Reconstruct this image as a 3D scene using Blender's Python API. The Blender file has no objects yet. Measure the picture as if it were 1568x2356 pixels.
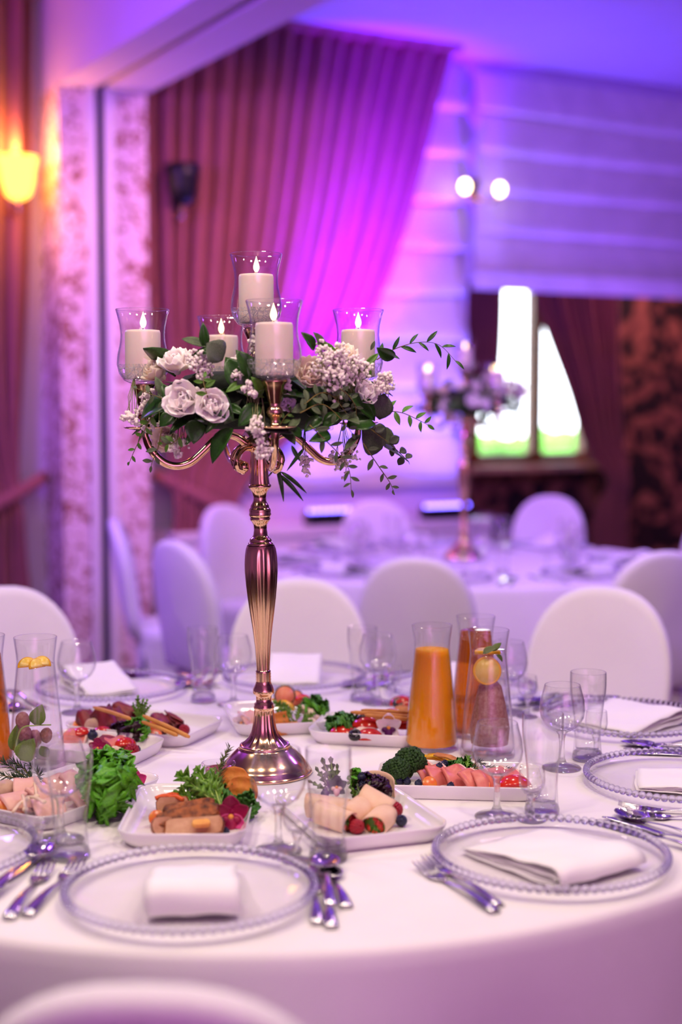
import bpy, math, random
from mathutils import Vector, Matrix, noise as mnoise

PI = math.pi
R = math.radians
C = bpy.context.scene.collection
scene = bpy.context.scene

# ------------------------------------------------------------------ camera
FPX = 50.0 / 36.0 * 2356.0            # focal length in pixels of the 1568 x 2356 frame
PITCH = math.atan(253.0 / FPX)        # camera looks slightly down
EYE = Vector((0.0, 0.0, 1.40))
cam_data = bpy.data.cameras.new('camera')
cam_data.sensor_fit = 'VERTICAL'
cam_data.sensor_height = 36.0
cam_data.lens = 50.0
cam_data.clip_start = 0.05
cam_data.clip_end = 200
cam_data.dof.use_dof = True
cam_data.dof.focus_distance = 2.42
cam_data.dof.aperture_fstop = 1.7
cam_data.dof.aperture_blades = 0
cam = bpy.data.objects.new('camera', cam_data)
cam.location = EYE
cam.rotation_euler = (PI / 2 - PITCH, 0, 0)
C.objects.link(cam)
scene.camera = cam

# ------------------------------------------------------------------ exposure, sky
scene.view_settings.view_transform = 'Standard'
scene.view_settings.look = 'None'
scene.view_settings.gamma = 1.0
scene.view_settings.use_curve_mapping = False
scene.view_settings.exposure = 0.06
scene.cycles.max_bounces = 14
scene.cycles.transparent_max_bounces = 40
scene.cycles.transmission_bounces = 12
scene.cycles.sample_clamp_indirect = 6.0
scene.cycles.caustics_reflective = False
scene.cycles.caustics_refractive = False

world = bpy.data.worlds.new('sky')
scene.world = world
world.use_nodes = True
wn = world.node_tree
bg = wn.nodes['Background']
bg.inputs['Color'].default_value = (0.86, 0.93, 1.0, 1)     # bright overcast daylight outside the far window
bg.inputs['Strength'].default_value = 9.0

# room axes: the back wall runs along AXB, the partition beam along AXA
AXA = Vector((-0.482, 0.876, 0.0)).normalized()
AXB = Vector((0.876, 0.482, 0.0)).normalized()
P0 = Vector((-1.034, 7.8, 0.0))
CEIL = 3.47
SOFFIT = 2.98


def W(t, d, z):
    """A point t metres along the back wall, d metres in front of it, z metres up."""
    p = P0 + AXB * t - AXA * d
    return Vector((p.x, p.y, z))


def ray(px, py):
    dx = (px - 784.0) / FPX
    dy = -(py - 1178.0) / FPX
    s, c = math.sin(PITCH), math.cos(PITCH)
    return Vector((dx, dy * s + c, dy * c - s))


def at(px, py, z):
    d = ray(px, py)
    return EYE + d * ((z - EYE.z) / d.z)


def atY(px, py, Y):
    d = ray(px, py)
    return EYE + d * (Y / d.y)


# ------------------------------------------------------------------ lamps
def area(name, loc, target, size, watts, col, size_y=None, spread=180):
    l = bpy.data.lights.new(name, 'AREA')
    l.energy = watts
    l.color = col
    l.spread = R(spread)
    l.size = size
    if size_y:
        l.shape = 'RECTANGLE'
        l.size_y = size_y
    else:
        l.shape = 'DISK'
    o = bpy.data.objects.new(name, l)
    o.location = loc
    v = Vector(target) - Vector(loc)
    o.rotation_euler = v.to_track_quat('-Z', 'Y').to_euler()
    C.objects.link(o)
    return o


def point(name, loc, watts, col, radius=0.05):
    l = bpy.data.lights.new(name, 'POINT')
    l.energy = watts
    l.color = col
    l.shadow_soft_size = radius
    o = bpy.data.objects.new(name, l)
    o.location = loc
    C.objects.link(o)
    return o


PINK = (1.0, 0.85, 0.66)
BLUE = (0.15, 0.10, 1.0)
VIOLET = (0.30, 0.09, 1.0)
# ceiling lamps over the near table; unseen front four lowered as frontal fill
for lx, ly, lz, lw in ((-1.3, 1.45, 2.75, 13), (-0.45, 1.32, 2.75, 11), (0.5, 1.38, 2.75, 12), (1.3, 2.0, 2.9, 10), (-1.4, 2.9, 3.38, 12), (0.3, 2.9, 3.38, 12), (1.2, 3.5, 3.38, 10), (-0.7, 4.1, 3.38, 8)):
    area('ceiling_or_fill_lamp', (lx, ly, lz), (lx * 0.4, 0.4 * ly + 1.75, 0.95), 0.2, lw, PINK)
# ceiling lamps over the second table
for lx, ly, lw in ((0.0, 5.6, 14), (1.2, 6.2, 14)):
    area('ceiling_or_fill_lamp', (lx, ly, 3.38), (lx, ly, 0.75), 0.25, lw, (0.95, 0.55, 0.85))
# unseen fill lamp added behind the photographer, bounced off the end wall
area('ceiling_or_fill_lamp', (-0.4, -1.2, 2.7), W(-3.2, 10.8, 1.2), 0.8, 165, (1.0, 0.44, 0.82), None, 110)
area('ceiling_or_fill_lamp', W(0.5, 2.3, 3.2), W(0.45, 0.15, 1.7), 0.3, 13, (1.0, 0.36, 0.46), None, 75)  # unseen fill added to put warm pink light on the rose drape
# party wash (violet) in the two rooms
area('violet_wash', (2.6, 4.4, 3.2), (0.2, 6.3, 1.0), 0.5, 56, VIOLET, None, 160)
area('violet_wash', (-2.9, 3.0, 2.4), (-0.6, 6.4, 3.2), 0.5, 46, (0.28, 0.03, 1.0), None, 110)
area('violet_wash', (-2.2, 5.2, 2.6), (-0.5, 5.4, 0.9), 0.4, 32, (0.36, 0.15, 1.0))
# unseen fill lamp added to brighten the papered alcove
area('alcove_fill', W(4.9, -0.5, 3.1), W(4.6, -1.75, 1.3), 0.4, 28, (1.0, 0.42, 0.48))

# ------------------------------------------------------------------ materials
def lin(c):
    return tuple((x / 12.92 if x <= 0.04045 else ((x + 0.055) / 1.055) ** 2.4) for x in c)


def hexc(h):
    return lin(tuple(int(h[i:i + 2], 16) / 255 for i in (0, 2, 4)))


def new_mat(name):
    m = bpy.data.materials.new(name)
    m.use_nodes = True
    nt = m.node_tree
    for n in list(nt.nodes):
        nt.nodes.remove(n)
    out = nt.nodes.new('ShaderNodeOutputMaterial')
    return m, nt, out


def nd(nt, typ, **kw):
    n = nt.nodes.new(typ)
    for k, v in kw.items():
        if k in n.inputs:
            n.inputs[k].default_value = v
        else:
            setattr(n, k, v)
    return n


def ramp_node(nt, stops, interp='LINEAR'):
    r = nt.nodes.new('ShaderNodeValToRGB')
    r.color_ramp.interpolation = interp
    e = r.color_ramp.elements
    while len(e) < len(stops):
        e.new(0.5)
    for i, (p, c) in enumerate(stops):
        e[i].position = p
        e[i].color = (*c, 1)
    return r


def mat(name, h, rough=0.5, metal=0.0, var=0.12, scale=30.0, bump=0.0, bscale=None, h2=None, coat=0.0, sss=0.0, sheen=0.0, trans=0.0, thr=(0.3, 0.7), emit=0.0, emit_h=None, detail=4, spec=0.4):
    """Principled surface whose colour drifts between two tones with a noise, optional fine relief."""
    m, nt, out = new_mat(name)
    c = hexc(h)
    c2 = hexc(h2) if h2 else tuple(x * (1 - var) for x in c)
    c1 = c if h2 else tuple(min(1, x * (1 + var * 0.6)) for x in c)
    b = nt.nodes.new('ShaderNodeBsdfPrincipled')
    tc = nt.nodes.new('ShaderNodeTexCoord')
    nz = nd(nt, 'ShaderNodeTexNoise', Scale=scale, Detail=detail)
    nt.links.new(tc.outputs['Object'], nz.inputs['Vector'])
    rp = ramp_node(nt, [(thr[0], c1), (thr[1], c2)])
    nt.links.new(nz.outputs['Fac'], rp.inputs['Fac'])
    nt.links.new(rp.outputs['Color'], b.inputs['Base Color'])
    b.inputs['Roughness'].default_value = rough
    b.inputs['Metallic'].default_value = metal
    b.inputs['Specular IOR Level'].default_value = spec
    b.inputs['Coat Weight'].default_value = coat
    b.inputs['Coat Roughness'].default_value = 0.05
    b.inputs['Sheen Weight'].default_value = sheen
    if sss:
        b.inputs['Subsurface Weight'].default_value = sss
        b.inputs['Subsurface Radius'].default_value = (0.02, 0.01, 0.006)
        b.inputs['Subsurface Scale'].default_value = 0.3
    if trans:
        b.inputs['Transmission Weight'].default_value = trans
    if emit:
        b.inputs['Emission Color'].default_value = (*hexc(emit_h or h), 1)
        b.inputs['Emission Strength'].default_value = emit
    if bump:
        nb = nd(nt, 'ShaderNodeTexNoise', Scale=bscale or scale * 3, Detail=3)
        nt.links.new(tc.outputs['Object'], nb.inputs['Vector'])
        bp = nd(nt, 'ShaderNodeBump', Strength=bump, Distance=0.002)
        nt.links.new(nb.outputs['Fac'], bp.inputs['Height'])
        nt.links.new(bp.outputs['Normal'], b.inputs['Normal'])
    nt.links.new(b.outputs['BSDF'], out.inputs['Surface'])
    return m


def thin_glass(name, tint=(1, 1, 1), edge=(0.84, 0.82, 0.92), crackle=0.0, gain=1.0, wobble=0.0):
    """Clear blown glass: passes light straight through, mirrors more and darkens slightly towards its edges."""
    m, nt, out = new_mat(name)
    lw = nd(nt, 'ShaderNodeLayerWeight', Blend=0.5)
    pw = nd(nt, 'ShaderNodeMath', operation='POWER')
    pw.inputs[1].default_value = 6.0
    nt.links.new(lw.outputs['Facing'], pw.inputs[0])
    mx = nd(nt, 'ShaderNodeMix', data_type='RGBA')
    mx.inputs['A'].default_value = (*tint, 1)
    mx.inputs['B'].default_value = (*edge, 1)
    nt.links.new(pw.outputs[0], mx.inputs['Factor'])
    tr = nt.nodes.new('ShaderNodeBsdfTransparent')
    nt.links.new(mx.outputs['Result'], tr.inputs['Color'])
    gl = nd(nt, 'ShaderNodeBsdfGlossy', Roughness=0.035)
    fr = nd(nt, 'ShaderNodeMath', operation='POWER')
    fr.inputs[1].default_value = 5.0
    nt.links.new(lw.outputs['Facing'], fr.inputs[0])
    mu = nd(nt, 'ShaderNodeMath', operation='MULTIPLY_ADD', use_clamp=True)
    mu.inputs[1].default_value = 0.8 * gain
    mu.inputs[2].default_value = 0.05 * gain
    nt.links.new(fr.outputs[0], mu.inputs[0])
    ms = nt.nodes.new('ShaderNodeMixShader')
    nt.links.new(mu.outputs[0], ms.inputs[0])
    nt.links.new(tr.outputs[0], ms.inputs[1])
    nt.links.new(gl.outputs[0], ms.inputs[2])
    if crackle:
        tc = nt.nodes.new('ShaderNodeTexCoord')
        vo = nd(nt, 'ShaderNodeTexVoronoi', feature='DISTANCE_TO_EDGE', Scale=crackle)
        nt.links.new(tc.outputs['Object'], vo.inputs['Vector'])
        rp = ramp_node(nt, [(0.0, (0, 0, 0)), (0.05, (1, 1, 1))])
        nt.links.new(vo.outputs['Distance'], rp.inputs['Fac'])
        bp = nd(nt, 'ShaderNodeBump', Strength=1.0, Distance=0.004)
        nt.links.new(rp.outputs['Color'], bp.inputs['Height'])
        for n in (gl, lw):
            nt.links.new(bp.outputs['Normal'], n.inputs['Normal'])
        # the crack lines scatter some light
        df = nd(nt, 'ShaderNodeBsdfDiffuse', Color=(0.85, 0.85, 0.9, 1))
        inv = nd(nt, 'ShaderNodeMath', operation='MULTIPLY_ADD')
        inv.inputs[1].default_value = -0.55
        inv.inputs[2].default_value = 0.57
        nt.links.new(rp.outputs['Color'], inv.inputs[0])
        m2 = nt.nodes.new('ShaderNodeMixShader')
        nt.links.new(inv.outputs[0], m2.inputs[0])
        nt.links.new(ms.outputs[0], m2.inputs[1])
        nt.links.new(df.outputs[0], m2.inputs[2])
        ms = m2
    elif wobble:
        tc = nt.nodes.new('ShaderNodeTexCoord')
        nz = nd(nt, 'ShaderNodeTexNoise', Scale=wobble, Detail=1)
        nt.links.new(tc.outputs['Object'], nz.inputs['Vector'])
        bp = nd(nt, 'ShaderNodeBump', Strength=0.15, Distance=0.004)
        nt.links.new(nz.outputs['Fac'], bp.inputs['Height'])
        nt.links.new(bp.outputs['Normal'], gl.inputs['Normal'])
    nt.links.new(ms.outputs[0], out.inputs['Surface'])
    return m


def solid_glass(name, col=(1, 1, 1), rough=0.0, ior=1.48, clear=0.5):
    m, nt, out = new_mat(name)
    b = nd(nt, 'ShaderNodeBsdfGlass', Roughness=rough, IOR=ior)
    b.inputs['Color'].default_value = (*col, 1)
    # let most of the light that falls on the thick pieces through, so that they do not blacken the cloth under them
    tr = nt.nodes.new('ShaderNodeBsdfTransparent')
    ms = nt.nodes.new('ShaderNodeMixShader')
    ms.inputs[0].default_value = 1 - clear
    nt.links.new(tr.outputs[0], ms.inputs[1])
    nt.links.new(b.outputs[0], ms.inputs[2])
    nt.links.new(ms.outputs[0], out.inputs['Surface'])
    return m


def scroll_paper(name, ground, ink, ink2, scale, seed=0.0, rough=0.7, t0=0.50, t1=0.56):
    """Wallpaper printed with curling scrolls: rings of distorted waves broken up by a second noise."""
    m, nt, out = new_mat(name)
    tc = nt.nodes.new('ShaderNodeTexCoord')
    mp = nd(nt, 'ShaderNodeMapping')
    mp.inputs['Location'].default_value = (seed, seed, seed)
    nt.links.new(tc.outputs['Object'], mp.inputs['Vector'])
    n1 = nd(nt, 'ShaderNodeTexNoise', Scale=scale * 0.55, Detail=2, Distortion=1.6)
    n2 = nd(nt, 'ShaderNodeTexVoronoi', feature='SMOOTH_F1', Scale=scale)
    nt.links.new(mp.outputs['Vector'], n1.inputs['Vector'])
    nt.links.new(mp.outputs['Vector'], n2.inputs['Vector'])
    wv = nd(nt, 'ShaderNodeMath', operation='MULTIPLY')
    wv.inputs[1].default_value = 14.0
    nt.links.new(n2.outputs['Distance'], wv.inputs[0])
    sn = nd(nt, 'ShaderNodeMath', operation='SINE')
    nt.links.new(wv.outputs[0], sn.inputs[0])
    ad = nd(nt, 'ShaderNodeMath', operation='MULTIPLY_ADD')
    ad.inputs[1].default_value = 0.13
    nt.links.new(sn.outputs[0], ad.inputs[0])
    nt.links.new(n1.outputs['Fac'], ad.inputs[2])
    rp = ramp_node(nt, [(t0, hexc(ground)), (t1, hexc(ink)), (min(0.99, t1 + 0.12), hexc(ink2))])
    nt.links.new(ad.outputs[0], rp.inputs['Fac'])
    b = nd(nt, 'ShaderNodeBsdfPrincipled', Roughness=rough)
    nt.links.new(rp.outputs['Color'], b.inputs['Base Color'])
    nt.links.new(b.outputs['BSDF'], out.inputs['Surface'])
    return m


def emitter(name, col, strength):
    m, nt, out = new_mat(name)
    e = nd(nt, 'ShaderNodeEmission', Strength=strength)
    e.inputs['Color'].default_value = (*col, 1)
    nt.links.new(e.outputs[0], out.inputs['Surface'])
    return m


def sheer(name, h, fac=0.35, rough=0.9, translucent=0.4):
    """Woven cloth that lets some light through."""
    m, nt, out = new_mat(name)
    c = hexc(h)
    tc = nt.nodes.new('ShaderNodeTexCoord')
    nz = nd(nt, 'ShaderNodeTexNoise', Scale=6, Detail=4)
    nt.links.new(tc.outputs['Object'], nz.inputs['Vector'])
    rp = ramp_node(nt, [(0.3, c), (0.7, tuple(x * 0.86 for x in c))])
    nt.links.new(nz.outputs['Fac'], rp.inputs['Fac'])
    d = nd(nt, 'ShaderNodeBsdfPrincipled', Roughness=rough)
    d.inputs['Sheen Weight'].default_value = 0.15
    nt.links.new(rp.outputs['Color'], d.inputs['Base Color'])
    t = nt.nodes.new('ShaderNodeBsdfTranslucent')
    nt.links.new(rp.outputs['Color'], t.inputs['Color'])
    ms = nt.nodes.new('ShaderNodeMixShader')
    ms.inputs[0].default_value = translucent
    nt.links.new(d.outputs[0], ms.inputs[1])
    nt.links.new(t.outputs[0], ms.inputs[2])
    nt.links.new(ms.outputs[0], out.inputs['Surface'])
    return m


M = {
    'linen': mat('white_linen', 'f1ebee', 0.85, var=0.03, scale=8, bump=0.12, bscale=900, sheen=0.1),
    'napkin': mat('napkin_linen', 'f6f2f4', 0.85, var=0.02, scale=9, bump=0.12, bscale=800),
    'cover': mat('chair_cover_stretch', 'efe9ee', 0.75, var=0.03, scale=5, sheen=0.15),
    'gold': mat('rose_gold_metal', 'f0c69c', 0.15, 1.0, var=0.06, scale=12),
    'steel': mat('polished_steel', 'c9c6cc', 0.12, 1.0, var=0.06, scale=20),
    'china': mat('white_china', 'f3eef1', 0.16, var=0.02, scale=10, coat=0.4),
    'wax': mat('ivory_wax', 'f8e2da', 0.38, var=0.04, scale=14, sss=0.5),
    'wick': mat('burnt_wick', '1c1410', 0.9),
    'flame': emitter('candle_flame', (1.0, 0.70, 0.34), 7.0),
    'glass': thin_glass('clear_glass', wobble=30, gain=1.25, edge=(0.66, 0.63, 0.82)),
    'plate_glass': thin_glass('charger_glass', tint=(0.99, 0.985, 0.995), edge=(0.96, 0.955, 0.985), gain=0.38),
    'carafe': thin_glass('carafe_glass', wobble=30, gain=0.9, edge=(0.72, 0.70, 0.85)),
    'crackle': thin_glass('crackled_glass', crackle=150, gain=1.8),
    'solid': solid_glass('thick_glass', clear=0.5),
    'bead': solid_glass('bead_glass', (0.92, 0.91, 0.99), clear=0.2),
    'juice': mat('orange_juice', 'ffa008', 0.6, var=0.04, scale=10, sss=1.0, spec=0.1),
    'wall': mat('violet_light_tinted_plaster', 'cdb8da', 0.8, var=0.03, scale=3),  # white plaster; the violet party light is tinted into its colour
    'ceil': mat('violet_light_tinted_ceiling', 'cdbbe0', 0.85, var=0.03, scale=2),  # white ceiling, with violet light mixed into the base colour
    'frame': mat('white_lacquered_frame', 'e9e2e8', 0.4, var=0.02),
    'slot': mat('dark_rail_slot', '241a2c', 0.6),
    'carpet': mat('dark_red_carpet', '3a1418', 0.95, var=0.4, scale=40, bump=0.5),
    'floral': scroll_paper('floral_wallpaper', 'e6cfd6', 'a8705c', '8a5648', 21.0, 0.0, t0=0.555, t1=0.60),
    'damask': scroll_paper('damask_wallpaper', '1c0c12', '7a4440', '9a6050', 5.5, 3.1, t0=0.46, t1=0.58),
    'curtain': sheer('rose_brown_curtain', '9c5c60', translucent=0.10),
    'blind': sheer('cream_blind_fabric', 'efe6e2', translucent=0.12),
    'brown': mat('varnished_wood', '8a4716', 0.35, h2='5f2d0c', scale=14),
    'sill': mat('marble_sill', 'c9a08a', 0.3, var=0.25, scale=9),
    'black': mat('black_plastic', '0b0a10', 0.4),
    'led': emitter('blue_led_lens', (0.16, 0.10, 1.0), 14.0),
    'amber_shade': None,
    'lawn': mat('garden_lawn', '5f9a3a', 0.9, var=0.3, scale=3),
    'hedge': mat('garden_hedge', '6fae45', 0.9, var=0.5, scale=9),
    'leaf': mat('dark_glossy_leaf', '1f3d14', 0.32, h2='2f5a1c', scale=22),
    'leaf_light': mat('fresh_leaf', '5d8a2a', 0.4, h2='3f6d1e', scale=24),
    'euc': mat('grey_green_leaf', '5d6a48', 0.55, h2='44553a', scale=24),
    'dusky': mat('dusky_round_leaf', '4a4a3f', 0.5, h2='2e3b2a', scale=24),
    'stem': mat('brown_green_stem', '7a6a35', 0.6),
    'petal': mat('white_petal', 'fbeef0', 0.6, var=0.04, scale=30, sss=0.3),
    'petal_cream': mat('cream_petal', 'f9e3d0', 0.6, var=0.05, scale=30, sss=0.3),
    'gyp': mat('tiny_white_bloom', 'f6e8e6', 0.7, var=0.08, scale=60),
    'gypstem': mat('thin_bloom_stem', '8b8a5a', 0.7),
    'foam': mat('dark_green_moss', '0e1a0a', 0.95, var=0.4, scale=60, bump=0.6),
    'lettuce': mat('green_lettuce', '6cc020', 0.4, h2='357f10', scale=40),
    'kale': mat('curly_parsley', '4f9420', 0.5, h2='28601a', scale=40),
    'frisee': mat('frisee_green', '7fae38', 0.4, h2='3f7420', scale=26),
    'sage': mat('sage_green_leaf', '7d8a64', 0.6, h2='4f6044', scale=26),
    'darklettuce': mat('red_lettuce', '3a0f1e', 0.35, h2='1c0812', scale=30),
    'rosemary': mat('rosemary_needles', '6f7f3c', 0.55, h2='4a5a2a', scale=40),
    'thyme': mat('dark_herb', '2f4a24', 0.6, h2='22361c', scale=40),
    'rib': mat('pale_leaf_rib', 'a8c860', 0.4),
    'roast': mat('browned_crust', 'a85c2a', 0.38, h2='4a1c0a', scale=75, bump=0.5, thr=(0.35, 0.65)),
    'roast_in': mat('roast_meat_inside', 'd2a27e', 0.5, h2='a86c48', scale=40, bump=0.2),
    'omelette': mat('egg_filling', 'f2b85a', 0.5, h2='d7803a', scale=50),
    'ham': mat('pink_ham', 'e58a7c', 0.38, h2='d0665c', scale=40, bump=0.2),
    'hamfat': mat('ham_fat', 'f0c8b8', 0.4),
    'turkey': mat('pale_poached_ham', 'eec0b0', 0.42, h2='dd9f92', scale=25, bump=0.2),
    'beef': mat('rare_roast_beef', '9a3038', 0.42, h2='4a1a18', scale=28, bump=0.3),
    'tortilla': mat('wheat_tortilla', 'f2d3b4', 0.65, h2='e0b48e', scale=24, bump=0.15),
    'filling': mat('chopped_filling', '4f7a22', 0.45, h2='c8352a', scale=110, thr=(0.5, 0.56), bump=0.4),
    'broc': mat('broccoli_crown', '2a5010', 0.7, h2='143008', scale=120, bump=0.6),
    'brocstem': mat('broccoli_stalk', '8aa85a', 0.5),
    'blueberry': mat('blueberry_skin', '2c2f52', 0.5, h2='16182c', scale=60),
    'raspberry': mat('raspberry_red', 'b01830', 0.35, h2='860c22', scale=60),
    'tomato': mat('tomato_skin', 'd8301c', 0.2, h2='b81c10', scale=30, coat=0.4),
    'tomato_in': mat('tomato_flesh', 'e8582e', 0.25, h2='d88a3a', scale=90),
    'olive': mat('black_olive', '140c16', 0.22, coat=0.3),
    'cracker': mat('baked_cracker', 'e2933a', 0.6, h2='c26a20', scale=50, bump=0.4),
    'breadstick': mat('baked_breadstick', 'dba050', 0.55, h2='c4803a', scale=40, bump=0.3),
    'pepper': mat('yellow_pepper', 'f5bf10', 0.25, coat=0.4),
    'lemon': mat('lemon_rind', 'f4b810', 0.35),
    'lemon_in': mat('lemon_flesh', 'f7dc7a', 0.3, h2='f2c94a', scale=60),
    'fig': mat('peach_flesh', 'f09a78', 0.35, h2='e0704e', scale=30),
    'figskin': mat('dark_green_rind', '2c3a18', 0.4),
    'chicken': mat('crumbed_fillet', 'd8924e', 0.6, h2='b4682c', scale=90, bump=0.5),
    'feta': mat('white_cheese', 'f3e2cf', 0.6, h2='e8c9a4', scale=50),
    'mushroom': mat('mushroom_flesh', 'd9b79a', 0.55, h2='b08a72', scale=30),
    'enoki': mat('pale_mushroom_stick', 'f3d9b4', 0.5),
    'orchid': mat('magenta_orchid', 'c3187a', 0.5, h2='e2559a', scale=35, sss=0.2),
    'orchid_deep': mat('deep_magenta_lip', '8c0c44', 0.45, h2='a8164e', scale=40),
    'orchid_pale': mat('pale_orchid', 'f3d5da', 0.5, h2='eab6c6', scale=30),
    'orchid_white': mat('white_orchid', 'f8e9ea', 0.5, var=0.05, sss=0.2),
    'orchid_purple': mat('purple_orchid_lip', '5a1060', 0.5),
    'orchid_eye': mat('orange_orchid_throat', 'f2a04a', 0.5),
    'pansy': mat('dark_violet_petal', '35164a', 0.5),
    'sauce': mat('red_berry_sauce', '8c0a26', 0.15, coat=0.6),
    'mint': mat('mint_leaf', '7f9a3c', 0.45, h2='566f28', scale=40, bump=0.5),
    'zest': mat('frosted_red_fruit', '9a5a50', 0.6, h2='b98a80', scale=160, bump=0.5),
    'carrot': mat('carrot_strip', 'e8672a', 0.4, h2='d04f1c', scale=30),
}


def liquid(name, col, gain=0.5, mixw=0.15, diff=None):
    """Clear drink: tinted see-through body with a mirroring surface."""
    m, nt, out = new_mat(name)
    tr = nd(nt, 'ShaderNodeBsdfTransparent')
    tr.inputs['Color'].default_value = (*col, 1)
    gl = nd(nt, 'ShaderNodeBsdfGlossy', Roughness=0.03)
    lw = nd(nt, 'ShaderNodeLayerWeight', Blend=0.5)
    pw = nd(nt, 'ShaderNodeMath', operation='POWER')
    pw.inputs[1].default_value = 5.0
    nt.links.new(lw.outputs['Facing'], pw.inputs[0])
    fr = nd(nt, 'ShaderNodeMath', operation='MULTIPLY_ADD')
    fr.inputs[1].default_value = 0.6
    fr.inputs[2].default_value = 0.02
    nt.links.new(pw.outputs[0], fr.inputs[0])
    ms = nt.nodes.new('ShaderNodeMixShader')
    nt.links.new(fr.outputs[0], ms.inputs[0])
    nt.links.new(tr.outputs[0], ms.inputs[1])
    nt.links.new(gl.outputs[0], ms.inputs[2])
    last = ms
    if diff:
        df = nd(nt, 'ShaderNodeBsdfTranslucent')
        df.inputs['Color'].default_value = (*diff, 1)
        m2 = nt.nodes.new('ShaderNodeMixShader')
        m2.inputs[0].default_value = mixw
        nt.links.new(ms.outputs[0], m2.inputs[1])
        nt.links.new(df.outputs[0], m2.inputs[2])
        last = m2
    nt.links.new(last.outputs[0], out.inputs['Surface'])
    return m


M['apple'] = liquid('apple_juice', (0.78, 0.40, 0.06), mixw=0.14, diff=(0.95, 0.5, 0.06))
M['water'] = liquid('still_water', (0.98, 0.97, 0.98))
M['amber_shade'] = emitter('lit_glass_shade', (1.0, 0.45, 0.07), 4.5)
M['bulb'] = emitter('lamp_bulb', (1.0, 0.78, 0.45), 12.0)


# ------------------------------------------------------------------ mesh helpers
class MB:
    """Collects polygons of one mesh."""

    def __init__(self):
        self.v, self.f, self.mi = [], [], []

    def add(self, vf, mtx=None, mi=0):
        vs, fs = vf
        o = len(self.v)
        if mtx is not None:
            vs = [mtx @ Vector(p) for p in vs]
        self.v.extend([tuple(p) for p in vs])
        self.f.extend([tuple(i + o for i in f) for f in fs])
        self.mi.extend([mi] * len(fs))
        return self

    def mesh(self, name, mats, smooth=True):
        me = bpy.data.meshes.new(name)
        me.from_pydata(self.v, [], self.f)
        if not isinstance(mats, (list, tuple)):
            mats = [mats]
        for m in mats:
            me.materials.append(m)
        if len(mats) > 1:
            me.polygons.foreach_set('material_index', self.mi)
        if smooth:
            me.polygons.foreach_set('use_smooth', [True] * len(me.polygons))
        me.update()
        return me


def link(name, data, parent=None, mtx=None):
    o = bpy.data.objects.new(name, data)
    C.objects.link(o)
    if parent is not None:
        o.parent = parent
    if mtx is not None:
        o.matrix_local = mtx
    return o


def tag(o, label, cat=None, group=None, kind=None):
    if label:
        o['label'] = label
    if cat:
        o['category'] = cat
    if group:
        o['group'] = group
    if kind:
        o['kind'] = kind
    return o


def thing(name, label, cat, mtx=None, group=None):
    o = bpy.data.objects.new(name, None)
    o.empty_display_size = 0.05
    C.objects.link(o)
    if mtx is not None:
        o.matrix_world = mtx
    return tag(o, label, cat, group)


def single(name, me, label, cat, mtx, group=None):
    o = link(name, me)
    o.matrix_world = mtx
    return tag(o, label, cat, group)


def T(x, y=None, z=None):
    return Matrix.Translation(Vector((x, y, z)) if y is not None else Vector(x))


def RX(a):
    return Matrix.Rotation(a, 4, 'X')


def RY(a):
    return Matrix.Rotation(a, 4, 'Y')


def RZ(a):
    return Matrix.Rotation(a, 4, 'Z')


def S(x, y=None, z=None):
    if y is None:
        y = z = x
    return Matrix.Diagonal((x, y, z, 1))


def lathe(prof, n=32, flutes=0, fdepth=0.0, frange=None, caps=True):
    vs, fs = [], []
    k = len(prof)
    for i, (r, z) in enumerate(prof):
        for j in range(n):
            a = 2 * PI * j / n
            rr = max(r, 1e-5)
            if flutes and (frange is None or frange[0] <= z <= frange[1]):
                rr *= 1 - fdepth * (0.5 - 0.5 * math.cos(flutes * a))
            vs.append((rr * math.cos(a), rr * math.sin(a), z))
    for i in range(k - 1):
        for j in range(n):
            j2 = (j + 1) % n
            fs.append((i * n + j, i * n + j2, (i + 1) * n + j2, (i + 1) * n + j))
    if caps:
        if prof[0][0] > 1e-4:
            fs.append(tuple(reversed(range(n))))
        if prof[-1][0] > 1e-4:
            fs.append(tuple((k - 1) * n + j for j in range(n)))
    return vs, fs


def spline(pts, m=8):
    """Catmull-Rom through 2- or 3-D points."""
    P = [Vector(p) for p in pts]
    P = [P[0] * 2 - P[1]] + P + [P[-1] * 2 - P[-2]]
    out = []
    for i in range(1, len(P) - 2):
        a, b, c, d = P[i - 1], P[i], P[i + 1], P[i + 2]
        for s in range(m):
            t = s / m
            out.append(0.5 * ((2 * b) + (c - a) * t + (2 * a - 5 * b + 4 * c - d) * t * t + (3 * b - a - 3 * c + d) * t ** 3))
    out.append(P[-2])
    return out


def tube(path, rad, n=8, flat=1.0):
    """A swept tube; rad is a number or a list, flat squashes it across."""
    P = [Vector(p) for p in path]
    vs, fs = [], []
    up = Vector((0.13, 0.21, 0.97)).normalized()
    for i, p in enumerate(P):
        t = (P[min(i + 1, len(P) - 1)] - P[max(i - 1, 0)]).normalized()
        u = t.cross(up)
        if u.length < 1e-4:
            u = t.cross(Vector((1, 0, 0)))
        u.normalize()
        w = u.cross(t)
        r = rad[i] if isinstance(rad, (list, tuple)) else rad
        for j in range(n):
            a = 2 * PI * j / n
            vs.append(p + u * (r * math.cos(a)) + w * (r * flat * math.sin(a)))
    for i in range(len(P) - 1):
        for j in range(n):
            j2 = (j + 1) % n
            fs.append((i * n + j, i * n + j2, (i + 1) * n + j2, (i + 1) * n + j))
    fs.append(tuple(reversed(range(n))))
    fs.append(tuple((len(P) - 1) * n + j for j in range(n)))
    return vs, fs


def box(x0, x1, y0, y1, z0, z1):
    v = [(x, y, z) for z in (z0, z1) for y in (y0, y1) for x in (x0, x1)]
    return v, [(0, 2, 3, 1), (4, 5, 7, 6), (0, 1, 5, 4), (2, 6, 7, 3), (1, 3, 7, 5), (0, 4, 6, 2)]


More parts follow.
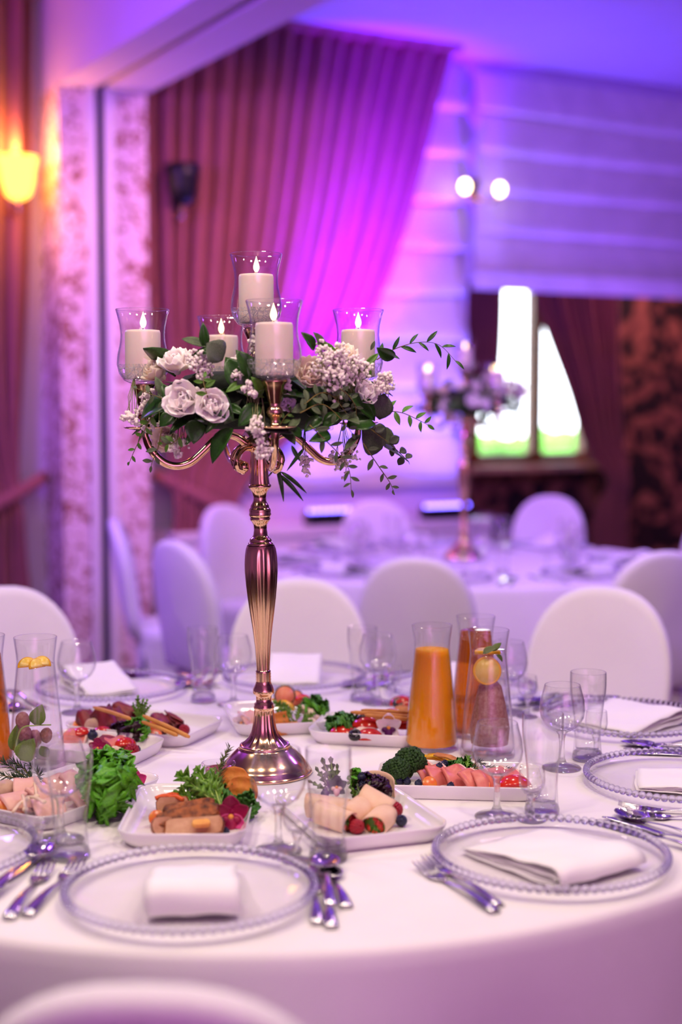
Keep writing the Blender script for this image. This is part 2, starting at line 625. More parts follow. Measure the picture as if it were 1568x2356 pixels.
def wbox(t0, t1, d0, d1, z0, z1):
    """A box in wall coordinates, in world space."""
    v = [W(t, d, z) for z in (z0, z1) for d in (d1, d0) for t in (t0, t1)]
    return v, box(0, 1, 0, 1, 0, 1)[1]


def ball(r=1.0, nu=10, nv=7, jit=0.0, rng=None, sc=(1, 1, 1)):
    vs, fs = [(0, 0, r * sc[2])], []
    for i in range(1, nv):
        th = PI * i / nv
        for j in range(nu):
            a = 2 * PI * j / nu
            k = r * (1 + (rng.uniform(-jit, jit) if jit else 0))
            vs.append((k * math.sin(th) * math.cos(a) * sc[0], k * math.sin(th) * math.sin(a) * sc[1], k * math.cos(th) * sc[2]))
    vs.append((0, 0, -r * sc[2]))
    for j in range(nu):
        fs.append((0, 1 + j, 1 + (j + 1) % nu))
    for i in range(nv - 2):
        for j in range(nu):
            a, b = 1 + i * nu + j, 1 + i * nu + (j + 1) % nu
            fs.append((a, a + nu, b + nu, b))
    o, e = 1 + (nv - 2) * nu, len(vs) - 1
    for j in range(nu):
        fs.append((o + j, e, o + (j + 1) % nu))
    return vs, fs


def grid(nu, nv, fn):
    """fn(u, v) -> point, u and v in 0..1."""
    vs = [fn(i / nu, j / nv) for j in range(nv + 1) for i in range(nu + 1)]
    fs = [(j * (nu + 1) + i, j * (nu + 1) + i + 1, (j + 1) * (nu + 1) + i + 1, (j + 1) * (nu + 1) + i) for j in range(nv) for i in range(nu)]
    return vs, fs


def sheet(nu, nv, fn, th):
    """A grid with thickness th along its normals, closed round its edge."""
    vs, fs = grid(nu, nv, fn)
    P = [Vector(p) for p in vs]
    N = [Vector((0, 0, 0)) for _ in P]
    for f in fs:
        n = (P[f[2]] - P[f[0]]).cross(P[f[3]] - P[f[1]])
        for i in f:
            N[i] += n
    n0 = len(P)
    low = [p - (n.normalized() if n.length > 1e-12 else Vector((0, 0, 1))) * th for p, n in zip(P, N)]
    faces = list(fs) + [tuple(i + n0 for i in reversed(f)) for f in fs]
    rim = [i for i in range(nu + 1)] + [j * (nu + 1) + nu for j in range(1, nv + 1)] + [nv * (nu + 1) + i for i in range(nu - 1, -1, -1)] + [j * (nu + 1) for j in range(nv - 1, 0, -1)]
    for a, b in zip(rim, rim[1:] + rim[:1]):
        faces.append((b, a, a + n0, b + n0))
    return P + low, faces


def strip(path, w, th, nx=6, wob=0.0, rng=None):
    """A band: the (y, z) path swept w wide along x, th thick."""
    pts = [Vector((0, p[0], p[1])) for p in path]
    n = len(pts) - 1

    def fn(u, v):
        k = v * n
        i = min(int(k), n - 1)
        p = pts[i].lerp(pts[i + 1], k - i)
        q = Vector((p.x + (u - 0.5) * w, p.y, p.z))
        if wob:
            q += Vector(mnoise.noise_vector(q * 25 + Vector((rng, rng, 0)))) * wob
        return q
    return sheet(nx, n, fn, th)


def slab(outline, th, inset=0.12):
    """A flat piece cut to an outline in xy, with softened upper edge; faces: side first, then caps."""
    n = len(outline)
    cx = sum(p[0] for p in outline) / n
    cy = sum(p[1] for p in outline) / n
    rings = [(1 - inset * 0.5, 0.0), (1.0, th * 0.2), (1.0, th * 0.8), (1 - inset, th)]
    vs = [(cx + (x - cx) * k, cy + (y - cy) * k, z) for k, z in rings for x, y in outline]
    side = [(i * n + j, i * n + (j + 1) % n, (i + 1) * n + (j + 1) % n, (i + 1) * n + j) for i in range(3) for j in range(n)]
    caps = [tuple(reversed(range(n))), tuple(3 * n + j for j in range(n))]
    return vs, side, caps


def rrect(lx, ly, r, k=6):
    out = []
    for cx, cy, a0 in ((lx / 2 - r, ly / 2 - r, 0), (-lx / 2 + r, ly / 2 - r, PI / 2), (-lx / 2 + r, -ly / 2 + r, PI), (lx / 2 - r, -ly / 2 + r, 1.5 * PI)):
        for i in range(k + 1):
            a = a0 + PI / 2 * i / k
            out.append((cx + r * math.cos(a), cy + r * math.sin(a)))
    return out


def frame(base, tip, normal):
    """Matrix with y along base->tip, z near normal."""
    y = Vector(tip) - Vector(base)
    L = y.length
    y = y / L if L > 1e-9 else Vector((0, 1, 0))
    z = Vector(normal) - y * Vector(normal).dot(y)
    if z.length < 1e-5:
        z = y.orthogonal()
    z.normalize()
    x = y.cross(z)
    m = Matrix((x, y, z)).transposed().to_4x4()
    m.translation = Vector(base)
    return m, L


def leaf_mesh(name, material, wide=0.5, curl=0.15, fold=0.18, pos=0.45, nseg=6, th=0.012):
    """Unit-long leaf along +y with a keel along its midrib."""
    def fn(u, v):
        s = 2 * u - 1
        w = wide * 0.5 * (math.sin(PI * v ** (math.log(0.5) / math.log(pos)))) ** 0.85 + 0.004
        return Vector((s * w, v, abs(s) * w * fold * 2 - curl * (v - 0.3) ** 2 + curl * 0.09))
    return MB().add(sheet(4, nseg, fn, th)).mesh(name, material)


# ------------------------------------------------------------------ structure
def struct(name, mb, m, label, smooth=False, parent=None):
    o = link(name, mb.mesh(name, m, smooth), parent)
    if parent is None:
        tag(o, label, None, None, 'structure')
    return o


Z0, Z1 = 0.0, CEIL
struct('floor', MB().add(wbox(-7, 8, -4.2, 11, -0.1, 0.0)), M['carpet'], 'dark red carpeted floor under the tables')
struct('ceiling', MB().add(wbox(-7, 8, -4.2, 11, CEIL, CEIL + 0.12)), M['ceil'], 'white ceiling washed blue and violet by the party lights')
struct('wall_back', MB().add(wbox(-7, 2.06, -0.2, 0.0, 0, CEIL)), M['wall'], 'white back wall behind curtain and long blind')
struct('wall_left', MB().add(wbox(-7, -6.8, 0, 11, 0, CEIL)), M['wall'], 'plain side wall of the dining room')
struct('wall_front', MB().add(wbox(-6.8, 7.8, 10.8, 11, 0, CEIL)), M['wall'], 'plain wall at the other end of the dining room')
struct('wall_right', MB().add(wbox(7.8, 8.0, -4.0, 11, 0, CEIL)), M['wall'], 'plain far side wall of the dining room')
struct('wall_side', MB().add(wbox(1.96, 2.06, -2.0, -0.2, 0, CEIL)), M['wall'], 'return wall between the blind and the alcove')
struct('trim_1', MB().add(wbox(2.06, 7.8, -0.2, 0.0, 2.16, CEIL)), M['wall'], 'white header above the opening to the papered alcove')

# damask wall of the alcove with its window hole (t 3.02..4.45, z 0.95..2.5)
DW = -1.75
dm = MB()
for a, b, c, d in ((2.06, 3.02, 0, CEIL), (4.45, 7.8, 0, CEIL), (3.02, 4.45, 0, 0.92), (3.02, 4.45, 2.55, CEIL)):
    dm.add(wbox(a, b, DW - 0.15, DW, c, d))
struct('wall_alcove', dm, M['damask'], 'dark maroon damask-papered wall of the alcove')

# beam of the folding partition, with the dark running slot in its soffit
bt0, bt1 = -0.60, -0.13
beam = MB()
beam.add(wbox(bt0, -0.415, 0.0, 10.8, SOFFIT, CEIL))
beam.add(wbox(-0.36, bt1, 0.0, 10.8, SOFFIT, CEIL))
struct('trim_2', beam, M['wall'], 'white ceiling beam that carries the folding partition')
struct('trim_3', MB().add(wbox(-0.415, -0.36, 0.0, 10.8, SOFFIT + 0.03, CEIL)), M['slot'], 'dark running slot along the underside of the beam')
# pilaster under the beam's end
struct('wall_pilaster', MB().add(wbox(bt0, -0.43, 0.0, 0.30, 0, SOFFIT)).add(wbox(-0.345, bt1, 0.0, 0.30, 0, SOFFIT)), M['floral'], 'pilaster papered in pale pink with brown scrolling sprigs')
struct('trim_4', MB().add(wbox(-0.455, -0.412, 0.29, 0.325, 0, SOFFIT)).add(wbox(-0.362, -0.315, 0.29, 0.325, 0, SOFFIT)), M['frame'], 'pair of white upright strips beside the partition channel')
struct('trim_5', MB().add(wbox(-0.43, -0.345, 0.0, 0.26, 0, SOFFIT)), M['slot'], 'dark upright channel of the folding partition')
struct('trim_6', MB().add(wbox(0.0, 2.05, 0.0, 0.32, 0.66, 0.70)).add(wbox(0.0, 2.05, 0.0, 0.30, 0.0, 0.66)), M['frame'], 'white boxed sill under the long blind')

# window in the damask wall
win = MB()
wt0, wt1, wz0, wz1 = 3.02, 4.45, 0.92, 2.55
win.add(wbox(wt0, wt0 + 0.07, DW - 0.12, DW - 0.02, wz0, wz1)).add(wbox(wt1 - 0.07, wt1, DW - 0.12, DW - 0.02, wz0, wz1))
win.add(wbox(wt0, wt1, DW - 0.12, DW - 0.02, wz0, wz0 + 0.08)).add(wbox(wt0, wt1, DW - 0.12, DW - 0.02, wz1 - 0.08, wz1))
window = struct('window_1', win, M['brown'], 'varnished wooden window giving on to the bright garden')
for t in (3.32, 3.92):
    o = struct('mullion', MB().add(wbox(t - 0.05, t + 0.05, DW - 0.11, DW - 0.02, wz0 + 0.08, wz1 - 0.08)), M['brown'], None, parent=window)
for a, b in ((wt0 + 0.07, 3.27), (3.37, 3.87), (3.97, wt1 - 0.07)):
    struct('pane', MB().add(wbox(a, b, DW - 0.075, DW - 0.069, wz0 + 0.08, wz1 - 0.08)), M['plate_glass'], None, parent=window)
struct('window_sill', MB().add(wbox(wt0 - 0.75, wt1 + 0.1, DW - 0.02, DW + 0.24, 0.87, 0.92)), M['sill'], None, parent=window)

# garden outside
g = struct('terrain', MB().add(wbox(-4, 18, -30, -3.6, -0.6, -0.5)), M['lawn'], 'sunlit lawn outside the window')
rng = random.Random(5)
for i in range(4):
    mb = MB()
    c = W(5.6 + i * 2.9, -13 - (i % 2) * 2.5, 0.1)
    for k in range(160):
        v = Vector((rng.gauss(0, 0.38), rng.gauss(0, 0.38), rng.uniform(-0.6, 0.55)))
        mb.add(ball(rng.uniform(0.14, 0.3), 6, 4, 0.3, rng), T(c + v))
    o = link('garden_shrub', mb.mesh('garden_shrub', M['hedge']))
    tag(o, 'pale green shrub in the garden seen through the alcove window', 'shrub', 'shrubs outside the window', None)

# ------------------------------------------------------------------ curtains
def interp(tab, z):
    """Smooth curve through (height, value) pairs listed from the top down."""
    if z >= tab[0][0]:
        return tab[0][1]
    for i in range(len(tab) - 1):
        (a, va), (b, vb) = tab[i], tab[i + 1]
        if a >= z >= b:
            ap, vp = tab[i - 1] if i else (2 * a - b, 2 * va - vb)
            an, vn = tab[i + 2] if i + 2 < len(tab) else (2 * b - a, 2 * vb - va)
            h = b - a
            m0, m1 = (vb - vp) / (b - ap) * h, (vn - va) / (an - a) * h
            k = (z - a) / h
            return (2 * k ** 3 - 3 * k * k + 1) * va + (k ** 3 - 2 * k * k + k) * m0 + (3 * k * k - 2 * k ** 3) * vb + (k ** 3 - k * k) * m1
    return tab[-1][1]


def curtain(name, label, left, right, ztop, zbot, d0, folds, tie_z, tie_w, seed, depth=0.055, group=None):
    """A gathered drape hung along the wall; left/right give its edges (t) by height."""
    r = random.Random(seed)
    ph = [r.uniform(0, 6.28) for _ in range(4)]

    def fn(u, v):
        z = ztop + (zbot - ztop) * v
        a, b = interp(left, z), interp(right, z)
        uu = u + 0.010 * math.sin(9 * u + ph[0])
        w = abs(b - a)
        tight = min(1.0, max(0.25, w / (folds * 0.11)))
        fold = math.sin(2 * PI * folds * uu + 0.5 * math.sin(5 * u + ph[1])) * depth * tight
        fold += 0.4 * depth * math.sin(2 * PI * folds * 0.37 * uu + ph[2])
        squeeze = math.exp(-((z - tie_z) / 0.16) ** 2)
        d = d0 + fold * (1 - 0.35 * squeeze) + 0.05 * squeeze
        return W(a + (b - a) * u, d, z)
    root = thing(name, label, 'curtain', T(W(interp(left, ztop), d0, 0)), group)
    inv = root.matrix_world.inverted()
    me = MB().add(sheet(folds * 18, 90, fn, 0.006), inv).mesh('drape', M['curtain'])
    link('drape', me, root)
    # heading tape and tieback
    a, b = interp(left, ztop), interp(right, ztop)
    link('heading', MB().add(wbox(min(a, b), max(a, b), d0 - depth - 0.02, d0 + depth + 0.02, ztop - 0.015, ztop + 0.02), inv).mesh('heading', M['curtain'], False), root)
    return root, inv


def tieback(root, inv, t0, z0, t1, z1, d0, sag=0.03):
    pts = []
    for i in range(13):
        k = i / 12
        pts.append(inv @ W(t0 + (t1 - t0) * k, d0 + 0.11 * math.sin(PI * k) + 0.01, z0 + (z1 - z0) * k - sag * math.sin(PI * k)))
    link('tieback', MB().add(tube(pts, 0.022, 8, 1.6)).mesh('tieback', M['curtain']), root)


Zt = CEIL - 0.02
# main drape: hung wide, swept to the pilaster by its tieback
R_edge = [(3.45, 1.84), (3.1, 1.73), (2.75, 1.63), (2.35, 1.50), (1.98, 1.34), (1.5, 1.06), (1.2, 0.78), (0.95, 0.47), (0.80, 0.40), (0.5, 0.48), (0.0, 0.56)]
L_edge = [(3.45, -0.10), (2.0, -0.09), (0.9, 0.03), (0.0, -0.02)]
root, inv = curtain('curtain', 'wide rose-brown drape swept from the ceiling to its tieback beside the papered pilaster', L_edge, R_edge, Zt, 0.02, 0.20, 17, 0.84, 0.4, 1)
tieback(root, inv, -0.06, 1.02, 0.46, 0.78, 0.16)
# drape of the other bay, behind the lit lamp
L2 = [(3.5, -2.3), (2.0, -2.2), (0.95, -1.35), (0.8, -1.3), (0.0, -1.5)]
R2 = [(3.5, -0.66), (2.2, -0.70), (0.95, -0.78), (0.8, -0.76), (0.0, -0.68)]
root, inv = curtain('curtain', 'amber-lit brown drape behind the glowing wall lamp at the picture edge', L2, R2, Zt, 0.02, 0.12, 15, 0.85, 0.4, 2)
tieback(root, inv, -1.5, 0.70, -0.64, 1.02, 0.14)
# drapes of the alcove window
L3 = [(2.75, 3.50), (2.2, 3.56), (1.9, 3.70), (1.5, 3.90), (1.2, 4.02), (0.98, 4.12), (0.79, 4.28), (0.5, 4.16), (0.0, 4.12)]
R3 = [(2.75, 4.42), (1.5, 4.44), (0.8, 4.50), (0.5, 4.52), (0.0, 4.55)]
curtain('curtain', 'brown drape swept aside from the bright garden window before dark damask paper', L3, R3, 2.75, 0.02, DW + 0.36, 9, 0.8, 0.4, 3, 0.05)
L4 = [(2.75, 2.72), (1.0, 2.72)]
R4 = [(2.75, 3.34), (1.7, 3.32), (1.45, 3.22), (1.2, 2.98), (1.0, 2.90)]
curtain('curtain', 'brown drape hanging beside the wooden window next to the long blind', L4, R4, 2.75, 1.0, DW + 0.36, 7, 0.8, 0.4, 4, 0.05)


# ------------------------------------------------------------------ blinds
def roman_blind(label, t0, t1, ztop, zbot, d0, n, depth, bar=0.05):
    root = thing('roman_blind', label, 'blind', T(W(t0, d0, ztop)))
    inv = root.matrix_world.inverted()
    h = (ztop - zbot) / n
    r = random.Random(int(t1 * 100))
    for i in range(n):
        a, b = ztop - i * h, ztop - (i + 1) * h
        prof = [(0.0, a), (0.012, a - 0.15 * h), (depth * 0.55, a - 0.5 * h), (depth, b + 0.10 * h), (depth * 0.98, b + 0.02), (depth * 0.75, b - 0.005), (0.01, b + 0.035)]
        ph = r.uniform(0, 6)

        def fn(u, v):
            k = v * (len(prof) - 1)
            j = min(int(k), len(prof) - 2)
            f = k - j
            d = prof[j][0] + (prof[j + 1][0] - prof[j][0]) * f
            z = prof[j][1] + (prof[j + 1][1] - prof[j][1]) * f
            sag = -0.018 * math.sin(PI * u) * v + 0.006 * math.sin(11 * u + ph) * v
            return W(t0 + (t1 - t0) * u, d0 + d + 0.01 * math.sin(7 * u + ph) * v, z + sag)
        link('fold', MB().add(sheet(16, 12, fn, 0.003), inv).mesh('fold', M['blind']), root)
    link('bottom_bar', MB().add(wbox(t0, t1, d0 + 0.005, d0 + 0.03 + bar * 0.4, zbot - bar, zbot - 0.005), inv).mesh('bottom_bar', M['blind'], False), root)
    return root


roman_blind('long cream roman blind with blue-lit fold edges beside the rose drape', 0.55, 2.02, 3.42, 0.95, 0.006, 9, 0.07)
roman_blind('wide cream roman blind stretched across the header above the alcove', 2.08, 6.2, 3.40, 2.20, 0.02, 5, 0.05, 0.11)

# ------------------------------------------------------------------ LED bars on the sill
def led_bar(t, label):
    root = thing('led_bar', label, 'light', T(W(t, 0.18, 0.70)), 'LED bars on the sill')
    m = RZ(math.atan2(AXB.y, AXB.x))
    root.matrix_world = T(W(t, 0.18, 0.70)) @ m
    link('housing', MB().add(box(-0.16, 0.16, -0.045, 0.045, 0.0, 0.075)).mesh('housing', M['black'], False), root)
    for i in range(8):
        link('lens', MB().add(ball(0.017, 8, 5)).mesh('lens', M['led']), root, T(-0.14 + i * 0.04, -0.01, 0.078))


led_bar(1.02, 'black LED bar with blue lenses glowing near the drape')
led_bar(1.80, 'black LED bar with blue lenses glowing beside the far candelabra')
for t, w in ((1.0, 13), (1.8, 22)):
    area('led_beam', W(t, 0.55, 0.80), W(t + 0.05, 0.12, 3.2), 0.3, w * 1.3, BLUE, 0.08, 130)
area('led_beam', W(3.0, 0.6, 0.9), W(3.4, 0.10, 3.4), 0.5, 16, (0.25, 0.08, 1.0), 0.1, 130)
area('led_beam', W(0.7, 1.1, 0.9), W(1.15, 0.15, 2.35), 0.3, 62, (0.17, 0.0, 1.0), 0.1, 42)


# ------------------------------------------------------------------ wall lamps
def sconce(t, z, lit, label):
    root = thing('wall_lamp', label, 'lamp', T(W(t, 0.32, z)))
    sm = M['amber_shade'] if lit else M['black']
    shade = [(0.035, -0.13), (0.06, -0.11), (0.078, -0.05), (0.086, 0.02), (0.10, 0.075), (0.096, 0.075), (0.082, 0.02), (0.074, -0.05), (0.055, -0.105), (0.032, -0.125)]
    link('shade', MB().add(lathe(shade, 24, caps=False)).mesh('shade', sm), root)
    inv = root.matrix_world.inverted()
    arm = spline([inv @ W(t, 0.02, z - 0.05), inv @ W(t, 0.12, z - 0.16), inv @ W(t, 0.26, z - 0.20), (0, 0, -0.13)], 6)
    link('arm', MB().add(tube(arm, 0.012, 8)).mesh('arm', M['gold']), root)
    link('wall_plate', MB().add(wbox(t - 0.05, t + 0.05, 0.0, 0.03, z - 0.14, z + 0.05), inv).mesh('wall_plate', M['gold'], False), root)
    link('bulb', MB().add(ball(0.022, 10, 7, sc=(1, 1, 1.4))).mesh('bulb', M['bulb'] if lit else M['solid']), root, T(0, 0, 0.045))
    if lit:
        point('wall_lamp_glow', W(t, 0.24, z + 0.13), 13, (1.0, 0.36, 0.05), 0.04)
        point('wall_lamp_glow', W(t - 0.02, 0.46, z - 0.22), 7, (1.0, 0.38, 0.06), 0.06)


sconce(-0.815, 2.53, True, 'glowing amber glass wall lamp before the brown drape')
sconce(0.06, 2.56, False, 'unlit black-shaded wall lamp against the rose drape')


def twin_lamp(t, z):
    root = thing('wall_lamp', 'small wall lamp with two bright bulbs on the corner post between the blinds', 'lamp', T(W(t, 0.2, z)))
    inv = root.matrix_world.inverted()
    link('wall_plate', MB().add(wbox(t - 0.03, t + 0.03, 0.10, 0.14, z - 0.08, z + 0.06), inv).mesh('wall_plate', M['gold'], False), root)
    for s in (-1, 1):
        p = spline([inv @ W(t, 0.13, z - 0.04), inv @ W(t + s * 0.06, 0.2, z - 0.08), inv @ W(t + s * 0.125, 0.22, z - 0.04)], 6)
        link('arm', MB().add(tube(p, 0.008, 6)).mesh('arm', M['gold']), root)
        link('bulb', MB().add(ball(0.03, 10, 7, sc=(1, 1, 1.3))).mesh('bulb', M['bulb']), root, inv @ T(W(t + s * 0.125, 0.22, z)))


twin_lamp(2.02, 2.67)


# ------------------------------------------------------------------ tables with floor-length cloths
TZ = 0.75


def round_table(cx, cy, r, name, lab_t, lab_c, seed, wave=0.032):
    root = thing('round_table', lab_t, 'table', T(cx, cy, 0))
    link('tabletop', MB().add(lathe([(0, TZ - 0.05), (r - 0.03, TZ - 0.05), (r - 0.02, TZ - 0.04), (r - 0.02, TZ - 0.006), (0, TZ - 0.006)], 48, caps=False)).mesh('tabletop', M['brown']), root)
    link('pedestal', MB().add(lathe([(0.3, 0), (0.3, 0.04), (0.06, 0.08), (0.05, 0.5), (0.12, TZ - 0.05)], 24)).mesh('pedestal', M['black']), root)
    rr = random.Random(seed)
    ph = [rr.uniform(0, 6.28) for _ in range(4)]
    prof = [(0.0, TZ)] + [(r * k, TZ) for k in (0.25, 0.5, 0.75, 0.9, 0.96)] + [(r - 0.012, TZ - 0.0005), (r - 0.004, TZ - 0.004), (r, TZ - 0.012), (r + 0.002, TZ - 0.03)]
    prof += [(r + 0.004, TZ - 0.03 - (TZ - 0.05) * k / 12) for k in range(1, 13)]
    n = 180
    vs, fs = [], []
    for pr, z in prof:
        drop = max(0.0, (TZ - 0.03 - z) / (TZ - 0.05))
        for j in range(n):
            a = 2 * PI * j / n
            amp = wave * drop ** 1.2
            w = math.sin(9 * a + ph[0] + 0.7 * math.sin(2 * a + ph[1])) + 0.45 * math.sin(17 * a + ph[2])
            q = pr + amp * (w + 0.3) if pr > 0 else 1e-5
            vs.append((q * math.cos(a), q * math.sin(a), z))
    k = len(prof)
    for i in range(k - 1):
        for j in range(n):
            j2 = (j + 1) % n
            fs.append((i * n + j, (i + 1) * n + j, (i + 1) * n + j2, i * n + j2))
    me = MB().add((vs, fs)).mesh('tablecloth', M['linen'])
    return single('tablecloth', me, lab_c, 'tablecloth', T(cx, cy, 0))


T1 = (-0.13, 2.52, 0.885)
T2 = (0.50, 5.80, 0.86)
round_table(*T1, 'near', 'round banquet table under the cloth set with platters and juice carafes', 'white floor-length cloth on the table laid with platters and carafes', 11)
round_table(*T2, 'far', 'round banquet table under the cloth carrying the blurred second candelabra', 'white floor-length cloth on the table under the blurred second candelabra', 12, 0.02)


# ------------------------------------------------------------------ covered chairs
CH = 0.92


def chair_meshes():
    # backrest: a round-topped panel, leaning back; local: sitter looks along +y, backrest at y=0
    hw, th = 0.192, 0.05
    out = []
    k = 22
    zb = 0.44
    for i in range(k + 1):
        a = PI * i / k
        c, s = math.cos(a), math.sin(a)
        out.append((hw * math.copysign(abs(c) ** 0.82, c), CH - 0.23 + 0.23 * s ** 0.9))
    for f in (0.66, 0.33, 0.0):
        out.append((-hw * (0.90 + 0.10 * f), zb + (CH - 0.23 - zb) * f))
    for f in (0.0, 0.33, 0.66):
        out.append((hw * (0.90 + 0.10 * f), zb + (CH - 0.23 - zb) * f))
    n = len(out)
    cx, cz = 0.0, 0.66
    rings = [(0.0, -0.5), (0.6, -0.5), (0.9, -0.5), (0.965, -0.44), (0.99, -0.26), (1.0, 0.0), (0.99, 0.26), (0.965, 0.44), (0.9, 0.5), (0.6, 0.5), (0.0, 0.5)]
    vs, fs = [], []
    for s, d in rings:
        for x, z in out:
            X, Z = cx + (x - cx) * s, cz + (z - cz) * s
            lean = -0.14 * (Z - 0.45)
            bow = -0.035 * (1 - (X / hw) ** 2) * 1.0
            vs.append((X, d * th + lean + bow + 0.02, Z))
    for i in range(len(rings) - 1):
        for j in range(n):
            j2 = (j + 1) % n
            fs.append((i * n + j, i * n + j2, (i + 1) * n + j2, (i + 1) * n + j))
    back = MB().add((vs, fs)).mesh('backrest', M['cover'])
    # seat cushion
    o = rrect(0.38, 0.30, 0.07, 6)
    mb = MB()
    vs, fs = [], []
    prof = [(0.0, 0.40), (0.98, 0.40), (1.0, 0.42), (1.0, 0.455), (0.97, 0.475), (0.85, 0.485), (0.0, 0.49)]
    n = len(o)
    for s, z in prof:
        for x, y in o:
            vs.append((x * s, 0.17 + y * s, z))
    for i in range(len(prof) - 1):
        for j in range(n):
            fs.append((i * n + j, i * n + (j + 1) % n, (i + 1) * n + (j + 1) % n, (i + 1) * n + j))
    seat = MB().add((vs, fs)).mesh('seat', M['cover'])
    # skirt of the cover down to the feet
    o2 = rrect(0.38, 0.31, 0.05, 6)
    prof = [(0.99, 0.415), (1.0, 0.36), (1.0, 0.2), (1.03, 0.03), (1.015, 0.03), (0.985, 0.2), (0.985, 0.36)]
    vs, fs = [], []
    n = len(o2)
    for i, (s, z) in enumerate(prof):
        for j, (x, y) in enumerate(o2):
            pinch = 1 - 0.10 * math.sin(PI * min(1, max(0, (0.4 - z) / 0.4))) * (0.5 + 0.5 * math.cos(4 * math.atan2(y, x) + PI))
            vs.append((x * s * pinch, 0.165 + y * s * pinch, z))
    for i in range(len(prof) - 1):
        for j in range(n):
            fs.append((i * n + j, (i + 1) * n + j, (i + 1) * n + (j + 1) % n, i * n + (j + 1) % n))
    skirt = MB().add((vs, fs)).mesh('skirt', M['cover'])
    legs = MB().add(tube([(0, 0, 0.0), (0, 0, 0.40)], 0.014, 8)).mesh('leg', M['black'])
    return back, seat, skirt, legs


CHAIR = chair_meshes()


def chair(px, py, face, label, ztop=CH):
    """Top of the backrest at pixel (px, py); face is the direction the sitter looks, in the floor plane."""
    top = at(px, py, ztop)
    f = Vector((face[0], face[1], 0)).normalized()
    base = Vector((top.x, top.y, 0)) + f * 0.066          # undo the backrest's lean
    m = T(base) @ RZ(math.atan2(f.y, f.x) - PI / 2)
    root = thing('covered_chair', label, 'chair', m, 'white covered chairs')
    for nme, me in zip(('backrest', 'seat', 'skirt'), CHAIR):
        link(nme, me, root)
    for x in (-0.17, 0.17):
        for y in (0.05, 0.28):
            link('leg', CHAIR[3], root, T(x, y, 0))
    return root


def toward(px, py, c, z=CH):
    p = at(px, py, z)
    return (c[0] - p.x, c[1] - p.y)


chair(330, 2252, toward(330, 2252, T1), 'white covered chair seen from behind, cut off below the nearest charger plate')
chair(688, 1330, (0.0, -1.0), 'white covered chair behind the gold stem of the candelabra')
chair(1388, 1350, (-0.45, -1.0), 'bright white covered chair with creased cover beside the juice carafes')
chair(5, 1350, (0.62, -1.0), 'white covered chair half out of the picture behind the lemon water carafe')
chair(955, 1280, (0.15, 1.0), 'shaded white covered chair turned away, above the orange juice carafe')
chair(1522, 1266, toward(1522, 1266, T2), 'shaded mauve covered chair turned away, beyond the creased bright chair')
chair(1266, 1140, toward(1266, 1140, T2), 'violet-lit covered chair across the second table, under the damask wall')
chair(862, 1150, toward(862, 1150, T2), 'violet-lit covered chair across the second table, before the long blind')
chair(268, 1192, (1.0, 0.12), 'covered chair seen edge-on in front of the papered pilaster')
chair(402, 1242, (0.72, 0.55), 'bluish covered chair with a bright rim between the edge-on chair and the candelabra')
chair(515, 1160, (0.9, -0.75), 'violet covered chair before the tied end of the rose drape')
chair(1652, 1168, (-0.9, -0.35), 'covered chair of which only an edge shows beyond the mauve chair')


# ------------------------------------------------------------------ kits: things of several parts that come in many copies
def spawn(kit, name, label, cat, mtx, group=None):
    """A new thing whose parts are copies (sharing mesh data) of the kit's parts."""
    root = thing(name, label, cat, mtx, group)
    for pname, me, lm in kit:
        link(pname, me, root, lm)
    return root


GN = 36
goblet_bowl = [(0.006, 0.0655), (0.018, 0.069), (0.030, 0.078), (0.0385, 0.092), (0.0405, 0.106), (0.0385, 0.124), (0.0345, 0.1385), (0.0318, 0.149), (0.0312, 0.1502), (0.0306, 0.149), (0.0333, 0.1385), (0.0373, 0.124), (0.0393, 0.106), (0.0373, 0.093), (0.029, 0.0795), (0.017, 0.071), (0.0, 0.0685)]
goblet_stem = [(0.0, 0.0), (0.0345, 0.0), (0.0350, 0.0012), (0.033, 0.0028), (0.020, 0.005), (0.009, 0.010), (0.0058, 0.018), (0.0048, 0.034), (0.0050, 0.050), (0.0066, 0.060), (0.011, 0.066), (0.0, 0.0665)]
KIT_GOBLET = [('bowl', MB().add(lathe(goblet_bowl, GN, caps=False)).mesh('bowl', M['glass']), None),
              ('stem', MB().add(lathe(goblet_stem, GN, caps=False)).mesh('stem', M['solid']), None)]
tall_body = [(0.0265, 0.012), (0.0248, 0.022), (0.0238, 0.045), (0.0250, 0.070), (0.0285, 0.098), (0.0318, 0.122), (0.0328, 0.140), (0.0325, 0.160), (0.0320, 0.1612), (0.0313, 0.160), (0.0316, 0.140), (0.0306, 0.122), (0.0272, 0.098), (0.0236, 0.070), (0.0222, 0.045), (0.022, 0.022), (0.0, 0.0185)]
tall_base = [(0.0, 0.0), (0.0255, 0.0), (0.0275, 0.002), (0.0278, 0.008), (0.0262, 0.0125), (0.0235, 0.0165), (0.0, 0.018)]
KIT_TALL = [('body', MB().add(lathe(tall_body, GN, caps=False)).mesh('body', M['glass']), None),
            ('thick_base', MB().add(lathe(tall_base, GN, caps=False)).mesh('thick_base', M['solid']), None)]
cord_bowl = [(0.005, 0.040), (0.013, 0.044), (0.019, 0.053), (0.0208, 0.064), (0.0200, 0.076), (0.0188, 0.085), (0.0183, 0.0858), (0.0178, 0.085), (0.0190, 0.076), (0.0197, 0.064), (0.018, 0.054), (0.012, 0.0462), (0.0, 0.044)]
cord_stem = [(0.0, 0.0), (0.0215, 0.0), (0.022, 0.001), (0.0205, 0.002), (0.012, 0.004), (0.006, 0.008), (0.0042, 0.015), (0.0042, 0.028), (0.0060, 0.034), (0.0085, 0.040), (0.0, 0.0415)]
